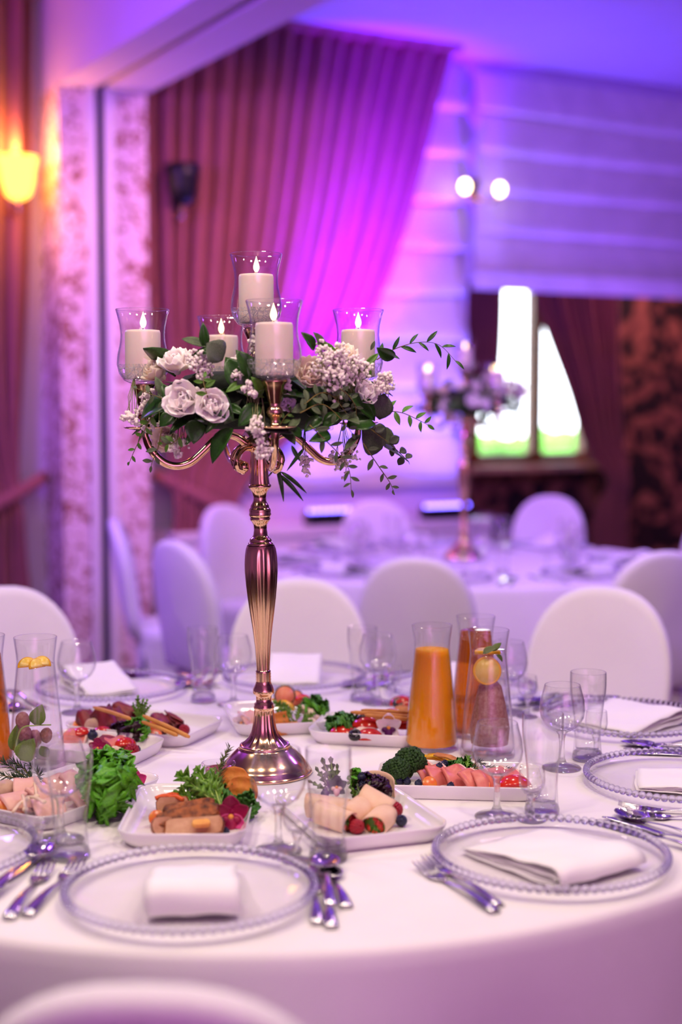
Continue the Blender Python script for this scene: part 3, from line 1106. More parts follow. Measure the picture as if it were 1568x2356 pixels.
KIT_CORD = [('bowl', MB().add(lathe(cord_bowl, 28, caps=False)).mesh('bowl', M['glass']), None),
            ('stem', MB().add(lathe(cord_stem, 28, caps=False)).mesh('stem', M['solid']), None)]

# charger plate: clear dish with a rim of glass pearls
pl = [(0.0, 0.0), (0.122, 0.0), (0.130, 0.0015), (0.145, 0.009), (0.158, 0.0155), (0.1585, 0.0175), (0.144, 0.0115), (0.129, 0.0042), (0.121, 0.0028), (0.0, 0.0028)]
plate_me = MB().add(lathe(pl, 64, caps=False)).mesh('dish', M['plate_glass'])
mbr = MB()
NB = 84
for i in range(NB):
    a = 2 * PI * i / NB
    mbr.add(ball(0.0062, 10, 7), T(0.1625 * math.cos(a), 0.1625 * math.sin(a), 0.0165))
bead_me = mbr.mesh('beaded_rim', M['bead'])
KIT_PLATE = [('dish', plate_me, None), ('beaded_rim', bead_me, None)]


# cutlery, lying along +y, handle towards -y, in metres
def handle(mb, y0, y1, z=0.003):
    pts = [(0, y0 + (y1 - y0) * k / 10, z + 0.006 * math.sin(PI * k / 10) ** 1.2) for k in range(11)]
    rad = [0.0085, 0.0088, 0.0082, 0.0072, 0.006, 0.005, 0.0042, 0.0037, 0.0034, 0.0034, 0.0036]
    mb.add(tube(pts, rad, 10, 0.32))


def fork_mesh():
    mb = MB()
    handle(mb, -0.10, 0.035, 0.003)

    def fn(u, v):
        w = 0.0036 + (0.0125 - 0.0036) * min(1, v * 1.8) ** 0.8
        return Vector(((u - 0.5) * 2 * w, 0.033 + 0.026 * v, 0.004 - 0.0012 * math.sin(PI * v) + 0.003 * abs(u - 0.5)))
    mb.add(sheet(6, 6, fn, 0.002))
    for i in range(4):
        x = -0.0108 + 0.0072 * i
        pts = [(x, 0.057, 0.0035), (x * 0.98, 0.075, 0.0055), (x * 0.95, 0.092, 0.0085), (x * 0.93, 0.102, 0.011)]
        mb.add(tube(pts, [0.0022, 0.0021, 0.0018, 0.0008], 6, 0.7))
    return mb.mesh('fork', M['steel'])


def spoon_mesh(s=1.0):
    mb = MB()
    handle(mb, -0.10 * s, 0.04 * s, 0.003)

    def fn(u, v):
        a = 2 * u - 1
        w = 0.020 * s * (math.sin(PI * min(1, max(0.0, 0.03 + 0.97 * v)) ** 0.85)) ** 0.6
        y = 0.036 * s + 0.062 * s * v
        return Vector((a * w, y, 0.0085 - 0.007 * (1 - a * a) * math.sin(PI * v) + 0.001))
    mb.add(sheet(10, 14, fn, 0.0012))
    return mb.mesh('spoon', M['steel'])


def knife_mesh():
    mb = MB()
    handle(mb, -0.11, 0.01, 0.0035)

    def fn(u, v):
        y = 0.005 + 0.115 * v
        tip = 1 - max(0, (v - 0.8) / 0.2) ** 2
        return Vector((-0.0045 + u * (0.0165 * tip * (0.75 + 0.25 * math.sin(PI * v)) + 0.001), y, 0.004))
    mb.add(sheet(4, 14, fn, 0.0016))
    return mb.mesh('knife', M['steel'])


FORK, SPOON, TEASPOON, KNIFE = fork_mesh(), spoon_mesh(), spoon_mesh(0.78), knife_mesh()


# napkins: cloth folded over itself with an open loop at its near edge (-y)
def napkin_mesh(w, l, loop, seed):
    lower = [(l / 2, 0.002), (l / 4, 0.0015), (-l / 4, 0.0015), (-l / 2 + 0.01, 0.002)]
    bend = [(-l / 2 - 0.004, 0.002 + loop * 0.25), (-l / 2 + 0.001, 0.002 + loop * 0.8), (-l / 2 + 0.022, 0.004 + loop)]
    upper = [(-l / 6, 0.006 + loop * 0.75), (l / 6, 0.007 + loop * 0.4), (l / 2 - 0.004, 0.008)]
    mb = MB()
    mb.add(strip([(p.x, p.y) for p in spline([(a, b, 0) for a, b in lower + bend + upper], 5)], w, 0.0014, 10, 0.004, seed))
    inner = [(l / 2 - 0.012, 0.0055), (l / 6, 0.0045), (-l / 4, 0.0045), (-l / 2 + 0.014, 0.006), (-l / 2 + 0.012, 0.008 + loop * 0.2), (-l / 4, 0.008 + loop * 0.25), (l / 6, 0.0085), (l / 2 - 0.012, 0.0075)]
    mb.add(strip([(p.x, p.y) for p in spline([(a, b, 0) for a, b in inner], 5)], w * 0.96, 0.0014, 10, 0.003, seed + 7))
    return mb.mesh('napkin', M['napkin'])


# ------------------------------------------------------------------ place settings on the near table
def on_table(px, py, z=TZ):
    return at(px, py, z)


def setting(px, py, c, nap, where, forks=2, knives=2, spoon=True, nap_rot=0.0, nap_off=(0, 0), tz=TZ, cut=True, extra_spoon=False, plate_lab=None, nap_lab=None):
    p = on_table(px, py, tz + 0.012)
    p.z = tz + 0.001
    f = Vector((c[0] - p.x, c[1] - p.y, 0)).normalized()
    rz = math.atan2(f.y, f.x) - PI / 2
    m = T(p) @ RZ(rz)
    spawn(KIT_PLATE, 'charger_plate', plate_lab or 'beaded glass charger plate ' + where, 'plate', m, 'beaded glass charger plates')
    if nap:
        single('napkin', nap, nap_lab or 'folded white napkin on the plate ' + where, 'napkin', m @ T(nap_off[0], nap_off[1], 0.0035) @ RZ(nap_rot), 'folded white napkins')
    if not cut:
        return m
    ords = ['outer', 'inner']
    for i in range(forks):
        single('fork', FORK, f'{ords[i]} steel fork by the charger plate {where}', 'fork', m @ T(-0.215 + 0.03 * i, -0.005 + 0.012 * i, 0.0) @ RZ(R(3 - 6 * i)), 'steel forks')
    for i in range(knives):
        single('knife', KNIFE, f'{ords[1 - i]} steel knife by the charger plate {where}', 'knife', m @ T(0.192 + 0.026 * i, -0.012 - 0.01 * i, 0.0) @ RZ(R(2 - 3 * i)), 'steel knives')
    if spoon:
        single('spoon', SPOON, f'steel soup spoon by the charger plate {where}', 'spoon', m @ T(0.246, 0.005, 0.0) @ RZ(R(-4)), 'steel spoons')
    return m


NAP_A = napkin_mesh(0.116, 0.190, 0.040, 1.3)
NAP_B = napkin_mesh(0.165, 0.20, 0.024, 5.1)
NAP_C = napkin_mesh(0.125, 0.20, 0.012, 9.7)
NAP_E = napkin_mesh(0.125, 0.17, 0.045, 3.9)

mA = setting(437, 2046, T1, NAP_A, 'under the upright looped napkin', knives=0, spoon=False, nap_rot=R(11), nap_off=(0.004, 0.004),
             plate_lab='clear glass charger plate with beaded rim, closest to the table edge by the cut-off chair',
             nap_lab='white napkin folded upright with a loose loop towards the cut-off chair')
# cutlery of this place, as it lies
def lay(me, name, label, px0, py0, px1, py1, cat=None, z=TZ, dz=0.0, flip=False):
    """Lay a piece of cutlery so that its head end is at the first pixel and its handle end at the second."""
    a, b = on_table(px0, py0, z), on_table(px1, py1, z)
    d = (a - b)
    mid = (a + b) / 2
    mid.z = z + dz
    single(name, me, label, cat or name, T(mid) @ RZ(math.atan2(d.y, d.x) - PI / 2), f'steel {name}s')


lay(KNIFE, 'knife', 'steel knife whose handle ends beside the plate of the looped napkin', 716, 1985, 732, 2148)
lay(KNIFE, 'knife', 'steel knife lying under the big spoon beside the tall glass', 738, 1990, 766, 2160)
lay(SPOON, 'spoon', 'shiny steel soup spoon propped on the knife before the tall glass', 744, 1972, 762, 2120, dz=0.008)
lay(TEASPOON, 'spoon', 'small steel dessert spoon fanned outwards beside the knives', 748, 1990, 806, 2108)

setting(1266, 1966, T1, NAP_B, 'under the napkin with a curled corner', nap_rot=R(-2), forks=0,
        plate_lab='clear glass charger plate with beaded rim under the napkin with a curled corner')
lay(FORK, 'fork', 'steel fork lying on the bare cloth before the curled napkin, upper of the pair', 965, 1972, 1172, 2104)
lay(FORK, 'fork', 'steel fork lying on the bare cloth before the curled napkin, lower of the pair', 948, 1988, 1160, 2116)
setting(1570, 1788, T1, NAP_C, 'cut by the picture edge, under a square napkin', nap_off=(-0.02, -0.02))
setting(1440, 1654, T1, NAP_B, 'before the bright creased chair', nap_rot=R(20))
setting(1062, 1582, T1, NAP_E, 'mostly hidden by the juice carafes')
setting(677, 1556, T1, NAP_E, 'behind the gold candelabra stem', nap_off=(0, 0.0))
setting(255, 1580, T1, NAP_E, 'behind the goblet beside the lemon water carafe', nap_off=(0.02, -0.02))
setting(-185, 1956, T1, None, 'showing only a sliver of beads at the picture edge', knives=0, spoon=False, forks=0)
lay(KNIFE, 'knife', 'steel knife beneath the tilted spoon at the picture edge', 62, 1992, -60, 2078)
lay(SPOON, 'spoon', 'big steel spoon tilted over the knife at the picture edge', 112, 1965, -14, 2068, dz=0.008)


def glass(kit, name, label, px, py, tz=TZ, grp=None):
    p = on_table(px, py, tz) + Vector((0, 0, 0.001))
    return spawn(kit, name, label, 'glass', T(p) @ RZ((px * 7 + py) % 6), grp)


GG, GT, GC = 'wine goblets', 'tall water glasses', 'small cordial glasses'
for px, py, w in (
        (640, 1958, 'right before the candelabra foot'),
        (140, 1934, 'before the plate of poached ham and rosemary'),
        (1142, 1880, 'before the platter of pink ham slices'),
        (1291, 1768, 'behind the beaded plate of the square napkin, beside the tall glass'),
        (868, 1618, 'behind the breadsticks, beside the orange juice'),
        (1168, 1640, 'half hidden behind the lemon and mint carafe'),
        (537, 1622, 'just behind the candelabra stem, beside a tall glass'),
        (178, 1640, 'beside the lemon water carafe in front of a napkin')):
    glass(KIT_GOBLET, 'wine_goblet', 'clear wine goblet ' + w, px, py, grp=GG)
for px, py, w in (
        (755, 1978, 'before the platter of wraps'),
        (163, 1974, 'before the big green lettuce'),
        (1246, 1872, 'next to the goblet before the pink ham platter'),
        (1350, 1748, 'behind the beaded plate of the square napkin'),
        (833, 1612, 'behind the breadsticks, half hidden by a goblet'),
        (467, 1614, 'behind the beef platter, before the bluish chair')):
    glass(KIT_TALL, 'tall_glass', 'tall waisted water glass ' + w, px, py, grp=GT)
for px, py, w in (
        (683, 1982, 'between the goblet and tall glass before the candelabra'),
        (92, 1966, 'before the poached ham at the picture edge'),
        (1222, 1888, 'before the end of the pink ham platter'),
        (1370, 1742, 'before the tall glass near the square napkin'),
        (902, 1622, 'close behind the orange juice carafe'),
        (1212, 1650, 'behind the tall glass near the ham platter')):
    glass(KIT_CORD, 'cordial_glass', 'tiny stemmed cordial glass ' + w, px, py, grp=GC)


# ------------------------------------------------------------------ carafes
car_out = [(0.0, 0.0), (0.048, 0.0), (0.0505, 0.003), (0.0500, 0.010), (0.0468, 0.05), (0.0425, 0.10), (0.0375, 0.15), (0.0345, 0.178), (0.0335, 0.192), (0.0345, 0.205), (0.0368, 0.222), (0.0382, 0.232), (0.0378, 0.2335), (0.0368, 0.2325), (0.0354, 0.222), (0.0331, 0.205), (0.0320, 0.192), (0.0330, 0.178), (0.036, 0.15), (0.0410, 0.10), (0.0453, 0.05), (0.0482, 0.014), (0.045, 0.008), (0.0, 0.007)]
car_me = MB().add(lathe(car_out, 44, caps=False)).mesh('carafe_glass', M['carafe'])


def fill_prof(h):
    pts = [(0.0, 0.0085), (0.0445, 0.0095), (0.0475, 0.0145)]
    for r, z in ((0.0446, 0.05), (0.0403, 0.10), (0.0353, 0.15), (0.0323, 0.178)):
        if z < h - 0.005:
            pts.append((r, z))
    r = 0.0475 + (0.0323 - 0.0475) * (h - 0.0145) / 0.1635
    return pts + [(r - 0.0006, h), (0.0, h)]


def carafe(px, py, label, drink, h, z=TZ):
    p = on_table(px, py, z) + Vector((0, 0, 0.001))
    root = spawn([('carafe_glass', car_me, None)], 'carafe', label, 'carafe', T(p), 'drink carafes')
    link(drink, MB().add(lathe(fill_prof(h), 44, caps=False)).mesh(drink, M[{'orange_juice': 'juice', 'apple_juice': 'apple', 'lemon_water': 'water'}[drink]]), root)
    return p


carafe(992, 1722, 'glass carafe of opaque orange juice standing behind the broccoli', 'orange_juice', 0.188)
carafe(1092, 1690, 'glass carafe of amber apple juice behind the lemon and mint carafe', 'apple_juice', 0.205)
pw = carafe(1121, 1738, 'glass carafe of water with lemon slice and mint behind the pink ham', 'lemon_water', 0.196)
pl_ = carafe(86, 1764, 'glass carafe of water with lemon strips and mint at the picture edge', 'lemon_water', 0.186)
carafe(-33, 1758, 'glass carafe of amber apple juice cut by the picture edge', 'apple_juice', 0.2)


def lemon_slice(r, th, half=False):
    n = 28
    mb = MB()
    a0, a1 = (0, PI) if half else (0, 2 * PI)
    out = [(r * math.cos(a0 + (a1 - a0) * i / n), r * math.sin(a0 + (a1 - a0) * i / n)) for i in range(n + (1 if half else 0))]
    vs, side, caps = slab(out, th, 0.04)
    mb.add((vs, side), None, 0)
    inn = [(x * 0.86, y * 0.86 + (0.06 * r if half else 0)) for x, y in out]
    mb.add((vs, caps), None, 0)
    v2, s2, c2 = slab(inn, th * 1.12, 0.02)
    mb.add((v2, s2 + c2), T(0, 0, -th * 0.06), 1)
    return mb.mesh('lemon_slice', [M['lemon'], M['lemon_in']])


LEM = lemon_slice(0.026, 0.005)
LEMH = lemon_slice(0.024, 0.006, True)
MINT = leaf_mesh('mint_leaf', M['mint'], 0.75, 0.3, 0.2, 0.4, 8)


def put_leaf(me, name, base, tip, normal, width=1.0, parent=None, inv=None):
    m, L = frame(base, tip, normal)
    mm = m @ S(L * width, L, L)
    o = link(name, me, parent)
    if parent is not None:
        o.matrix_local = (inv or parent.matrix_world.inverted()) @ mm
    else:
        o.matrix_world = mm
    return o


def in_carafe(p, x, y, z):
    return p + Vector((x, y, z))


# fruit and leaves inside the two water carafes
single('lemon_slice', LEM, 'round lemon slice floating near the top of the lemon and mint carafe', 'lemon', T(in_carafe(pw, -0.004, -0.016, 0.160)) @ RY(R(8)) @ RX(R(80)))
single('lemon_slice', LEMH, 'curved lemon strip lying flat at the top of the lemon and mint carafe', 'lemon', T(in_carafe(pw, -0.002, -0.004, 0.188)) @ RX(R(8)))
for k, (a, b, w) in enumerate((((-0.012, -0.02, 0.192), (0.014, -0.024, 0.206), 0.6), ((0.006, -0.018, 0.196), (0.022, -0.012, 0.212), 0.7), ((0.012, -0.02, 0.19), (0.026, -0.014, 0.176), 0.6))):
    o = put_leaf(MINT, 'mint_leaf', in_carafe(pw, *a), in_carafe(pw, *b), (0, -0.7, 0.7), w)
    tag(o, 'green mint leaf poking out of the mouth of the lemon and mint carafe', 'leaf', 'mint in the lemon and mint carafe')
mb = MB()
rng = random.Random(3)
mb.add(lathe([(0.0, 0.02), (0.034, 0.021), (0.037, 0.05), (0.030, 0.09), (0.021, 0.128), (0.012, 0.138), (0.0, 0.14)], 20, caps=False))
single('crushed_fruit', mb.mesh('crushed_fruit', M['zest']), 'reddish-brown crushed fruit packed in the lemon and mint carafe', 'fruit', T(pw + Vector((0.004, 0.004, 0.0))))

for k, (x, y, z, rz, rx) in enumerate(((-0.012, -0.012, 0.181, 0.5, 1.2), (0.006, -0.016, 0.180, 0.9, 1.0), (0.012, -0.006, 0.182, -0.2, 1.1))):
    single('lemon_strip', LEMH, 'yellow lemon strip floating at the mouth of the water carafe at the picture edge', 'lemon', T(in_carafe(pl_, x, y, z)) @ RZ(rz) @ RX(rx) @ S(0.75), 'lemon strips in the carafe')
for a, b, w, lab in (((0.004, -0.034, 0.082), (0.016, -0.030, 0.118), 1.0, 'upper mint leaf pressed to the glass in the carafe at the picture edge'),
                     ((-0.022, -0.036, 0.020), (0.002, -0.036, 0.058), 1.1, 'large lower mint leaf in the carafe at the picture edge'),
                     ((-0.034, -0.018, 0.03), (-0.026, -0.022, 0.085), 0.7, 'narrow mint leaf along the side of the carafe at the picture edge'),
                     ((0.014, -0.034, 0.045), (0.026, -0.026, 0.022), 0.9, 'small mint leaf low in the carafe at the picture edge')):
    o = put_leaf(MINT, 'mint_leaf', in_carafe(pl_, *a), in_carafe(pl_, *b), (0.1, -1, 0.1), w)
    tag(o, lab, 'leaf', 'mint in the water carafe')
st = spline([in_carafe(pl_, -0.036, -0.02, 0.03), in_carafe(pl_, -0.02, -0.034, 0.075), in_carafe(pl_, 0.006, -0.036, 0.082), in_carafe(pl_, 0.03, -0.022, 0.08)], 6)
tag(link('mint_sprig', MB().add(tube(st, 0.0013, 6)).mesh('mint_sprig', M['rib'])), 'pale mint stalk curving across the carafe at the picture edge', 'stalk')
for k, (x, y, z, r) in enumerate(((-0.022, -0.012, 0.085, 0.013), (-0.018, -0.016, 0.062, 0.013), (0.02, -0.016, 0.06, 0.011), (-0.004, 0.0, 0.05, 0.013))):
    single('frosted_raspberry', MB().add(ball(r, 12, 9, 0.06, rng, (1, 1, 1.25))).mesh('frosted_raspberry', M['zest']), 'frosted pinkish raspberry sunk in the water carafe at the picture edge', 'berry', T(in_carafe(pl_, x, y, z)), 'raspberries in the carafe')


# ------------------------------------------------------------------ candelabra
AX = on_table(610, 1778)
stem_prof = [(0.0, 0.0), (0.0815, 0.0), (0.083, 0.0025), (0.0815, 0.005), (0.079, 0.006), (0.0795, 0.0085), (0.077, 0.010), (0.0775, 0.0125), (0.075, 0.0145), (0.0735, 0.018), (0.067, 0.026), (0.057, 0.036), (0.0485, 0.044), (0.0435, 0.0475), (0.0445, 0.0495), (0.0435, 0.052), (0.0395, 0.0525)]
base_me = MB().add(lathe(stem_prof, 56, caps=False)).mesh('foot', M['gold'])
cone = [(0.0392, 0.052), (0.0365, 0.056), (0.0285, 0.064), (0.0238, 0.073), (0.0210, 0.082), (0.0190, 0.093), (0.0178, 0.103), (0.0170, 0.112), (0.0168, 0.114), (0.0180, 0.1155), (0.0180, 0.119), (0.0168, 0.1205), (0.0172, 0.1235), (0.0138, 0.126), (0.0136, 0.137), (0.0150, 0.139), (0.0184, 0.142), (0.0190, 0.146), (0.0184, 0.150), (0.0150, 0.157), (0.0128, 0.164), (0.0136, 0.1665), (0.0128, 0.169), (0.0136, 0.1715), (0.0128, 0.174), (0.0136, 0.1765), (0.0128, 0.179), (0.0134, 0.181), (0.0117, 0.183)]
vase = [(0.0117, 0.183), (0.0120, 0.195), (0.0136, 0.224), (0.0158, 0.244), (0.0180, 0.262), (0.0215, 0.286), (0.0248, 0.311), (0.0272, 0.334), (0.0286, 0.354), (0.0288, 0.368), (0.0280, 0.383), (0.0260, 0.396), (0.0238, 0.402)]
rings = [(0.0215, 0.402), (0.0220, 0.4045), (0.0210, 0.407), (0.0188, 0.408), (0.0193, 0.411), (0.0184, 0.4135), (0.0150, 0.416), (0.0126, 0.420), (0.0112, 0.429), (0.0118, 0.438), (0.0145, 0.443), (0.0172, 0.446), (0.0178, 0.4485), (0.0168, 0.451), (0.0188, 0.4535), (0.0194, 0.4565), (0.0182, 0.459), (0.0188, 0.4615), (0.0188, 0.4645), (0.0168, 0.467), (0.0162, 0.468), (0.0162, 0.471), (0.0138, 0.474), (0.0112, 0.480), (0.0110, 0.486), (0.0130, 0.494), (0.0168, 0.500), (0.0200, 0.503), (0.0202, 0.507), (0.0176, 0.509)]
shaft = [(0.0174, 0.509), (0.0162, 0.520), (0.0154, 0.535), (0.0150, 0.556), (0.0152, 0.566)]
hub = [(0.0150, 0.564), (0.0205, 0.567), (0.0215, 0.577), (0.0205, 0.588), (0.0130, 0.592), (0.0110, 0.640), (0.0100, 0.712), (0.0135, 0.726), (0.0150, 0.730), (0.0120, 0.734), (0.0105, 0.741), (0.0155, 0.755), (0.0210, 0.767), (0.0230, 0.774), (0.0222, 0.777), (0.0, 0.777)]


G_BASE = base_me
G_CONE = MB().add(lathe(cone, 56, 14, 0.10, (0.055, 0.113), caps=False)).mesh('flared_neck', M['gold'])
G_VASE = MB().add(lathe(vase, 84, 14, 0.09, (0.19, 0.39), caps=False)).mesh('fluted_shaft', M['gold'])
G_RINGS = MB().add(lathe(rings, 56, caps=False)).mesh('ringed_collar', M['gold'])
G_SHAFT = MB().add(lathe(shaft, 60, 12, 0.10, (0.515, 0.56), caps=False)).mesh('upper_shaft', M['gold'])
G_HUB = MB().add(lathe(hub, 44, caps=False)).mesh('hub', M['gold'])
ARM_R = 0.19
HZ = 0.605                                  # height of the drip plates above the table
arm_path = [(0.018, 0.575), (0.036, 0.590), (0.055, 0.594), (0.075, 0.585), (0.095, 0.566), (0.115, 0.549), (0.137, 0.543), (0.158, 0.549), (0.176, 0.566), (0.187, 0.588), (ARM_R, HZ + 0.003)]
G_ARM = MB().add(tube(spline([(s, 0, z) for s, z in arm_path], 5), 0.0058, 10, 1.2)).mesh('arm', M['gold'])
scroll = [(0.016, 0.572), (0.034, 0.572), (0.048, 0.564), (0.054, 0.550), (0.048, 0.538), (0.038, 0.536)]
G_SCROLL = MB().add(tube(spline([(s, 0, z) for s, z in scroll], 5), [0.005] * 20 + [0.006] * 3 + [0.008] * 3, 10, 1.2)).add(ball(0.0105, 12, 8), T(0.038, 0, 0.540)).mesh('scroll', M['gold'])
drip = [(0.0, HZ), (0.012, HZ), (0.030, HZ + 0.003), (0.0345, HZ + 0.005), (0.0345, HZ + 0.0065), (0.028, HZ + 0.0055), (0.010, HZ + 0.006), (0.0075, HZ + 0.012), (0.0075, HZ + 0.018), (0.011, HZ + 0.022), (0.0135, HZ + 0.028), (0.012, HZ + 0.034), (0.0085, HZ + 0.038), (0.0100, HZ + 0.043), (0.0128, HZ + 0.055), (0.0165, HZ + 0.070), (0.0205, HZ + 0.076), (0.0210, HZ + 0.0785), (0.0, HZ + 0.0785)]
G_CUP = MB().add(lathe(drip, 36, caps=False)).mesh('candle_cup', M['gold'])
G_DISC = MB().add(lathe([(0.016, 0.600), (0.128, 0.600), (0.130, 0.602), (0.130, 0.606), (0.128, 0.608), (0.016, 0.608)], 64, caps=False)).mesh('glass_disc', M['plate_glass'])
ARMS = [(R(191), 0.195), (R(20), 0.185), (R(281), 0.200), (R(112), 0.205)]
hur = [(0.0, 0.0), (0.020, 0.0005), (0.032, 0.006), (0.0405, 0.018), (0.0440, 0.033), (0.0425, 0.050), (0.0385, 0.068), (0.0370, 0.082), (0.0385, 0.098), (0.0425, 0.115), (0.0452, 0.1245), (0.0449, 0.1258), (0.0440, 0.1245), (0.0413, 0.115), (0.0373, 0.098), (0.0357, 0.082), (0.0372, 0.068), (0.0412, 0.050), (0.0427, 0.033), (0.0393, 0.019), (0.031, 0.008), (0.0, 0.003)]
hm = MB()
vs, fs = lathe(hur, 44, caps=False)
kk = 44
low = [f for f in fs if max(vs[i][2] for i in f) < 0.044]
high = [f for f in fs if max(vs[i][2] for i in f) >= 0.044]
H_UP = MB().add((vs, high)).mesh('clear_chimney', M['glass'])
H_LOW = MB().add((vs, low)).mesh('crackled_bowl', M['crackle'])
KIT_HUR = [('clear_chimney', H_UP, None), ('crackled_bowl', H_LOW, None)]
can = [(0.0, 0.0), (0.029, 0.0), (0.0300, 0.002), (0.0300, 0.078), (0.0285, 0.0825), (0.024, 0.083), (0.012, 0.0805), (0.0, 0.0795)]
C_WAX = MB().add(lathe(can, 36, caps=False)).mesh('wax', M['wax'])
C_WICK = MB().add(tube([(0, 0, 0.079), (0.0004, 0, 0.084), (0.0014, 0, 0.089)], 0.0009, 6)).mesh('wick', M['wick'])
fl = [(0.0, 0.0), (0.0030, 0.002), (0.0050, 0.006), (0.0054, 0.010), (0.0042, 0.015), (0.0022, 0.021), (0.0009, 0.025), (0.0, 0.028)]
C_FLAME = MB().add(lathe(fl, 14, caps=False)).mesh('flame', M['flame'])
KIT_CANDLE = [('wax', C_WAX, None), ('wick', C_WICK, None), ('flame', C_FLAME, T(0.001, 0, 0.086))]


def candelabra(base, rot, tilt, label, who):
    m = T(base) @ RY(tilt) @ RZ(rot)
    kit = [('foot', G_BASE, None), ('flared_neck', G_CONE, None), ('fluted_shaft', G_VASE, None), ('ringed_collar', G_RINGS, None), ('upper_shaft', G_SHAFT, None), ('hub', G_HUB, None), ('glass_disc', G_DISC, None)]
    for a, r in ARMS:
        kit.append(('arm', G_ARM, RZ(a) @ S(r / ARM_R, 1, 1)))
        kit.append(('scroll', G_SCROLL, RZ(a + R(38))))
        kit.append(('candle_cup', G_CUP, RZ(a) @ T(r, 0, 0)))
    spawn(kit, 'candelabra', label, 'candelabra', m)
    spots = [(RZ(a) @ T(r, 0, HZ + 0.0785), w) for (a, r), w in zip(ARMS, who)] + [(T(0, 0, 0.777), who[4])]
    for k, (lm, w) in enumerate(spots):
        q = Matrix.Translation((m @ lm).translation)
        spawn(KIT_HUR, 'hurricane_glass', 'crackled tulip candle glass ' + w, 'candle glass', q, 'candle glasses')
        point('candle_light', q @ Vector((0.001, 0, 0.104)), 0.6, (1.0, 0.62, 0.30), 0.003)
        spawn(KIT_CANDLE, 'candle', 'lit ivory pillar candle in the glass ' + w, 'candle', q @ T(0, 0, 0.008) @ RZ(k * 1.3), 'lit pillar candles')
    return m


CM = candelabra(AX, 0.0, R(-0.9), 'tall rose-gold candelabra with fluted stem standing among the food platters',
                ['at the outer end before the papered pilaster', 'before the blue-lit blind', 'foremost over the candelabra stem', 'half hidden behind the topmost one', 'topmost on the candelabra'])
FAR = at(1066, 1284, TZ)
CF = candelabra(FAR, R(25), 0.0, 'blurred gold candelabra standing on the second table near the LED bar',
                ['of the far candelabra, outermost before the blue blind', 'of the far candelabra, outermost before the garden window', 'of the far candelabra, on its near arm', 'of the far candelabra, on its rear arm', 'of the far candelabra, topmost'])

# ------------------------------------------------------------------ second table
LAB2 = 'on the blurred second table '
n = 0
spots2 = [('front, below the far candelabra', -100), ('before the mauve chair', -52), ('on the side towards the damask paper', -5), ('before the violet chair under the damask', 50), ('before the violet chair by the long blind', 103), ('before the LED bar near the drape', 140), ('beside the bluish chair', 185), ('above the orange carafe\'s chair', 225)]
for w, deg in spots2:
    a = R(deg)
    p = Vector((T2[0] + 0.67 * math.cos(a), T2[1] + 0.67 * math.sin(a), TZ + 0.001))
    mm = T(p) @ RZ(a + PI / 2)
    spawn(KIT_PLATE, 'charger_plate', f'blurred glass charger plate on the second table {w}', 'plate', mm, 'charger plates on the second table')
    single('napkin', NAP_E if n % 2 else NAP_A, f'blurred white napkin on the second table {w}', 'napkin', mm @ T(0, 0, 0.0035), 'napkins on the second table')
    for s, kit, nm, cn in ((0.0, KIT_GOBLET, 'wine_goblet', 'wine goblet'), (9.5, KIT_TALL, 'tall_glass', 'tall water glass'), (-8, KIT_CORD, 'cordial_glass', 'cordial glass')):
        b = a + R(14 + s)
        rr = 0.47 if kit is not KIT_CORD else 0.43
        q = Vector((T2[0] + rr * math.cos(b), T2[1] + rr * math.sin(b), TZ + 0.001))
        spawn(kit, nm, f'blurred {cn} on the second table {w}', 'glass', T(q), f'{cn}s on the second table')
    for me, nm, dx in ((FORK, 'fork', -0.2), (KNIFE, 'knife', 0.2), (SPOON, 'spoon', 0.235)):
        single(nm, me, f'blurred steel {nm} on the second table {w}', nm, mm @ T(dx, 0, 0), f'{nm}s on the second table')
    n += 1

# ------------------------------------------------------------------ flower arrangement on the candelabra
LEAF_BROAD = leaf_mesh('leaf', M['leaf'], 0.50, 0.35, 0.22, 0.45, 8)
LEAF_ROUND = leaf_mesh('leaf', M['dusky'], 0.85, 0.25, 0.12, 0.5, 7)
LEAF_LIGHT = leaf_mesh('leaf', M['leaf_light'], 0.42, 0.3, 0.2, 0.45, 6)
LEAF_EUC = leaf_mesh('leaf', M['euc'], 0.40, 0.2, 0.16, 0.5, 6)
LEAF_SLIM = leaf_mesh('leaf', M['leaf'], 0.26, 0.35, 0.16, 0.45, 6)
LEAF_BLADE = leaf_mesh('leaf', M['leaf'], 0.10, 0.5, 0.12, 0.4, 8)


def petal_mesh(name, m, seed, cup=0.45, ruf=0.06):
    """Unit petal: grows along +y, cups towards +z, frilled outer edge."""
    def fn(u, v):
        s = 2 * u - 1
        w = 0.62 * math.sin(PI * min(1, 0.10 + 0.72 * v)) ** 0.8
        fr = ruf * v * v * math.sin(9 * u + seed) + 0.5 * ruf * v * math.sin(17 * u + 2 * seed)
        return Vector((s * w, v * (1 - 0.10 * s * s) + fr * 0.4, cup * (v ** 1.6) * 0.9 + 0.22 * s * s * v + fr))
    return MB().add(sheet(10, 7, fn, 0.02)).mesh(name, m)


PET = [petal_mesh('petal', M['petal'], k * 1.7, 0.40 + 0.1 * k) for k in range(3)]
PETC = [petal_mesh('petal', M['petal_cream'], k * 1.7, 0.40 + 0.1 * k) for k in range(3)]


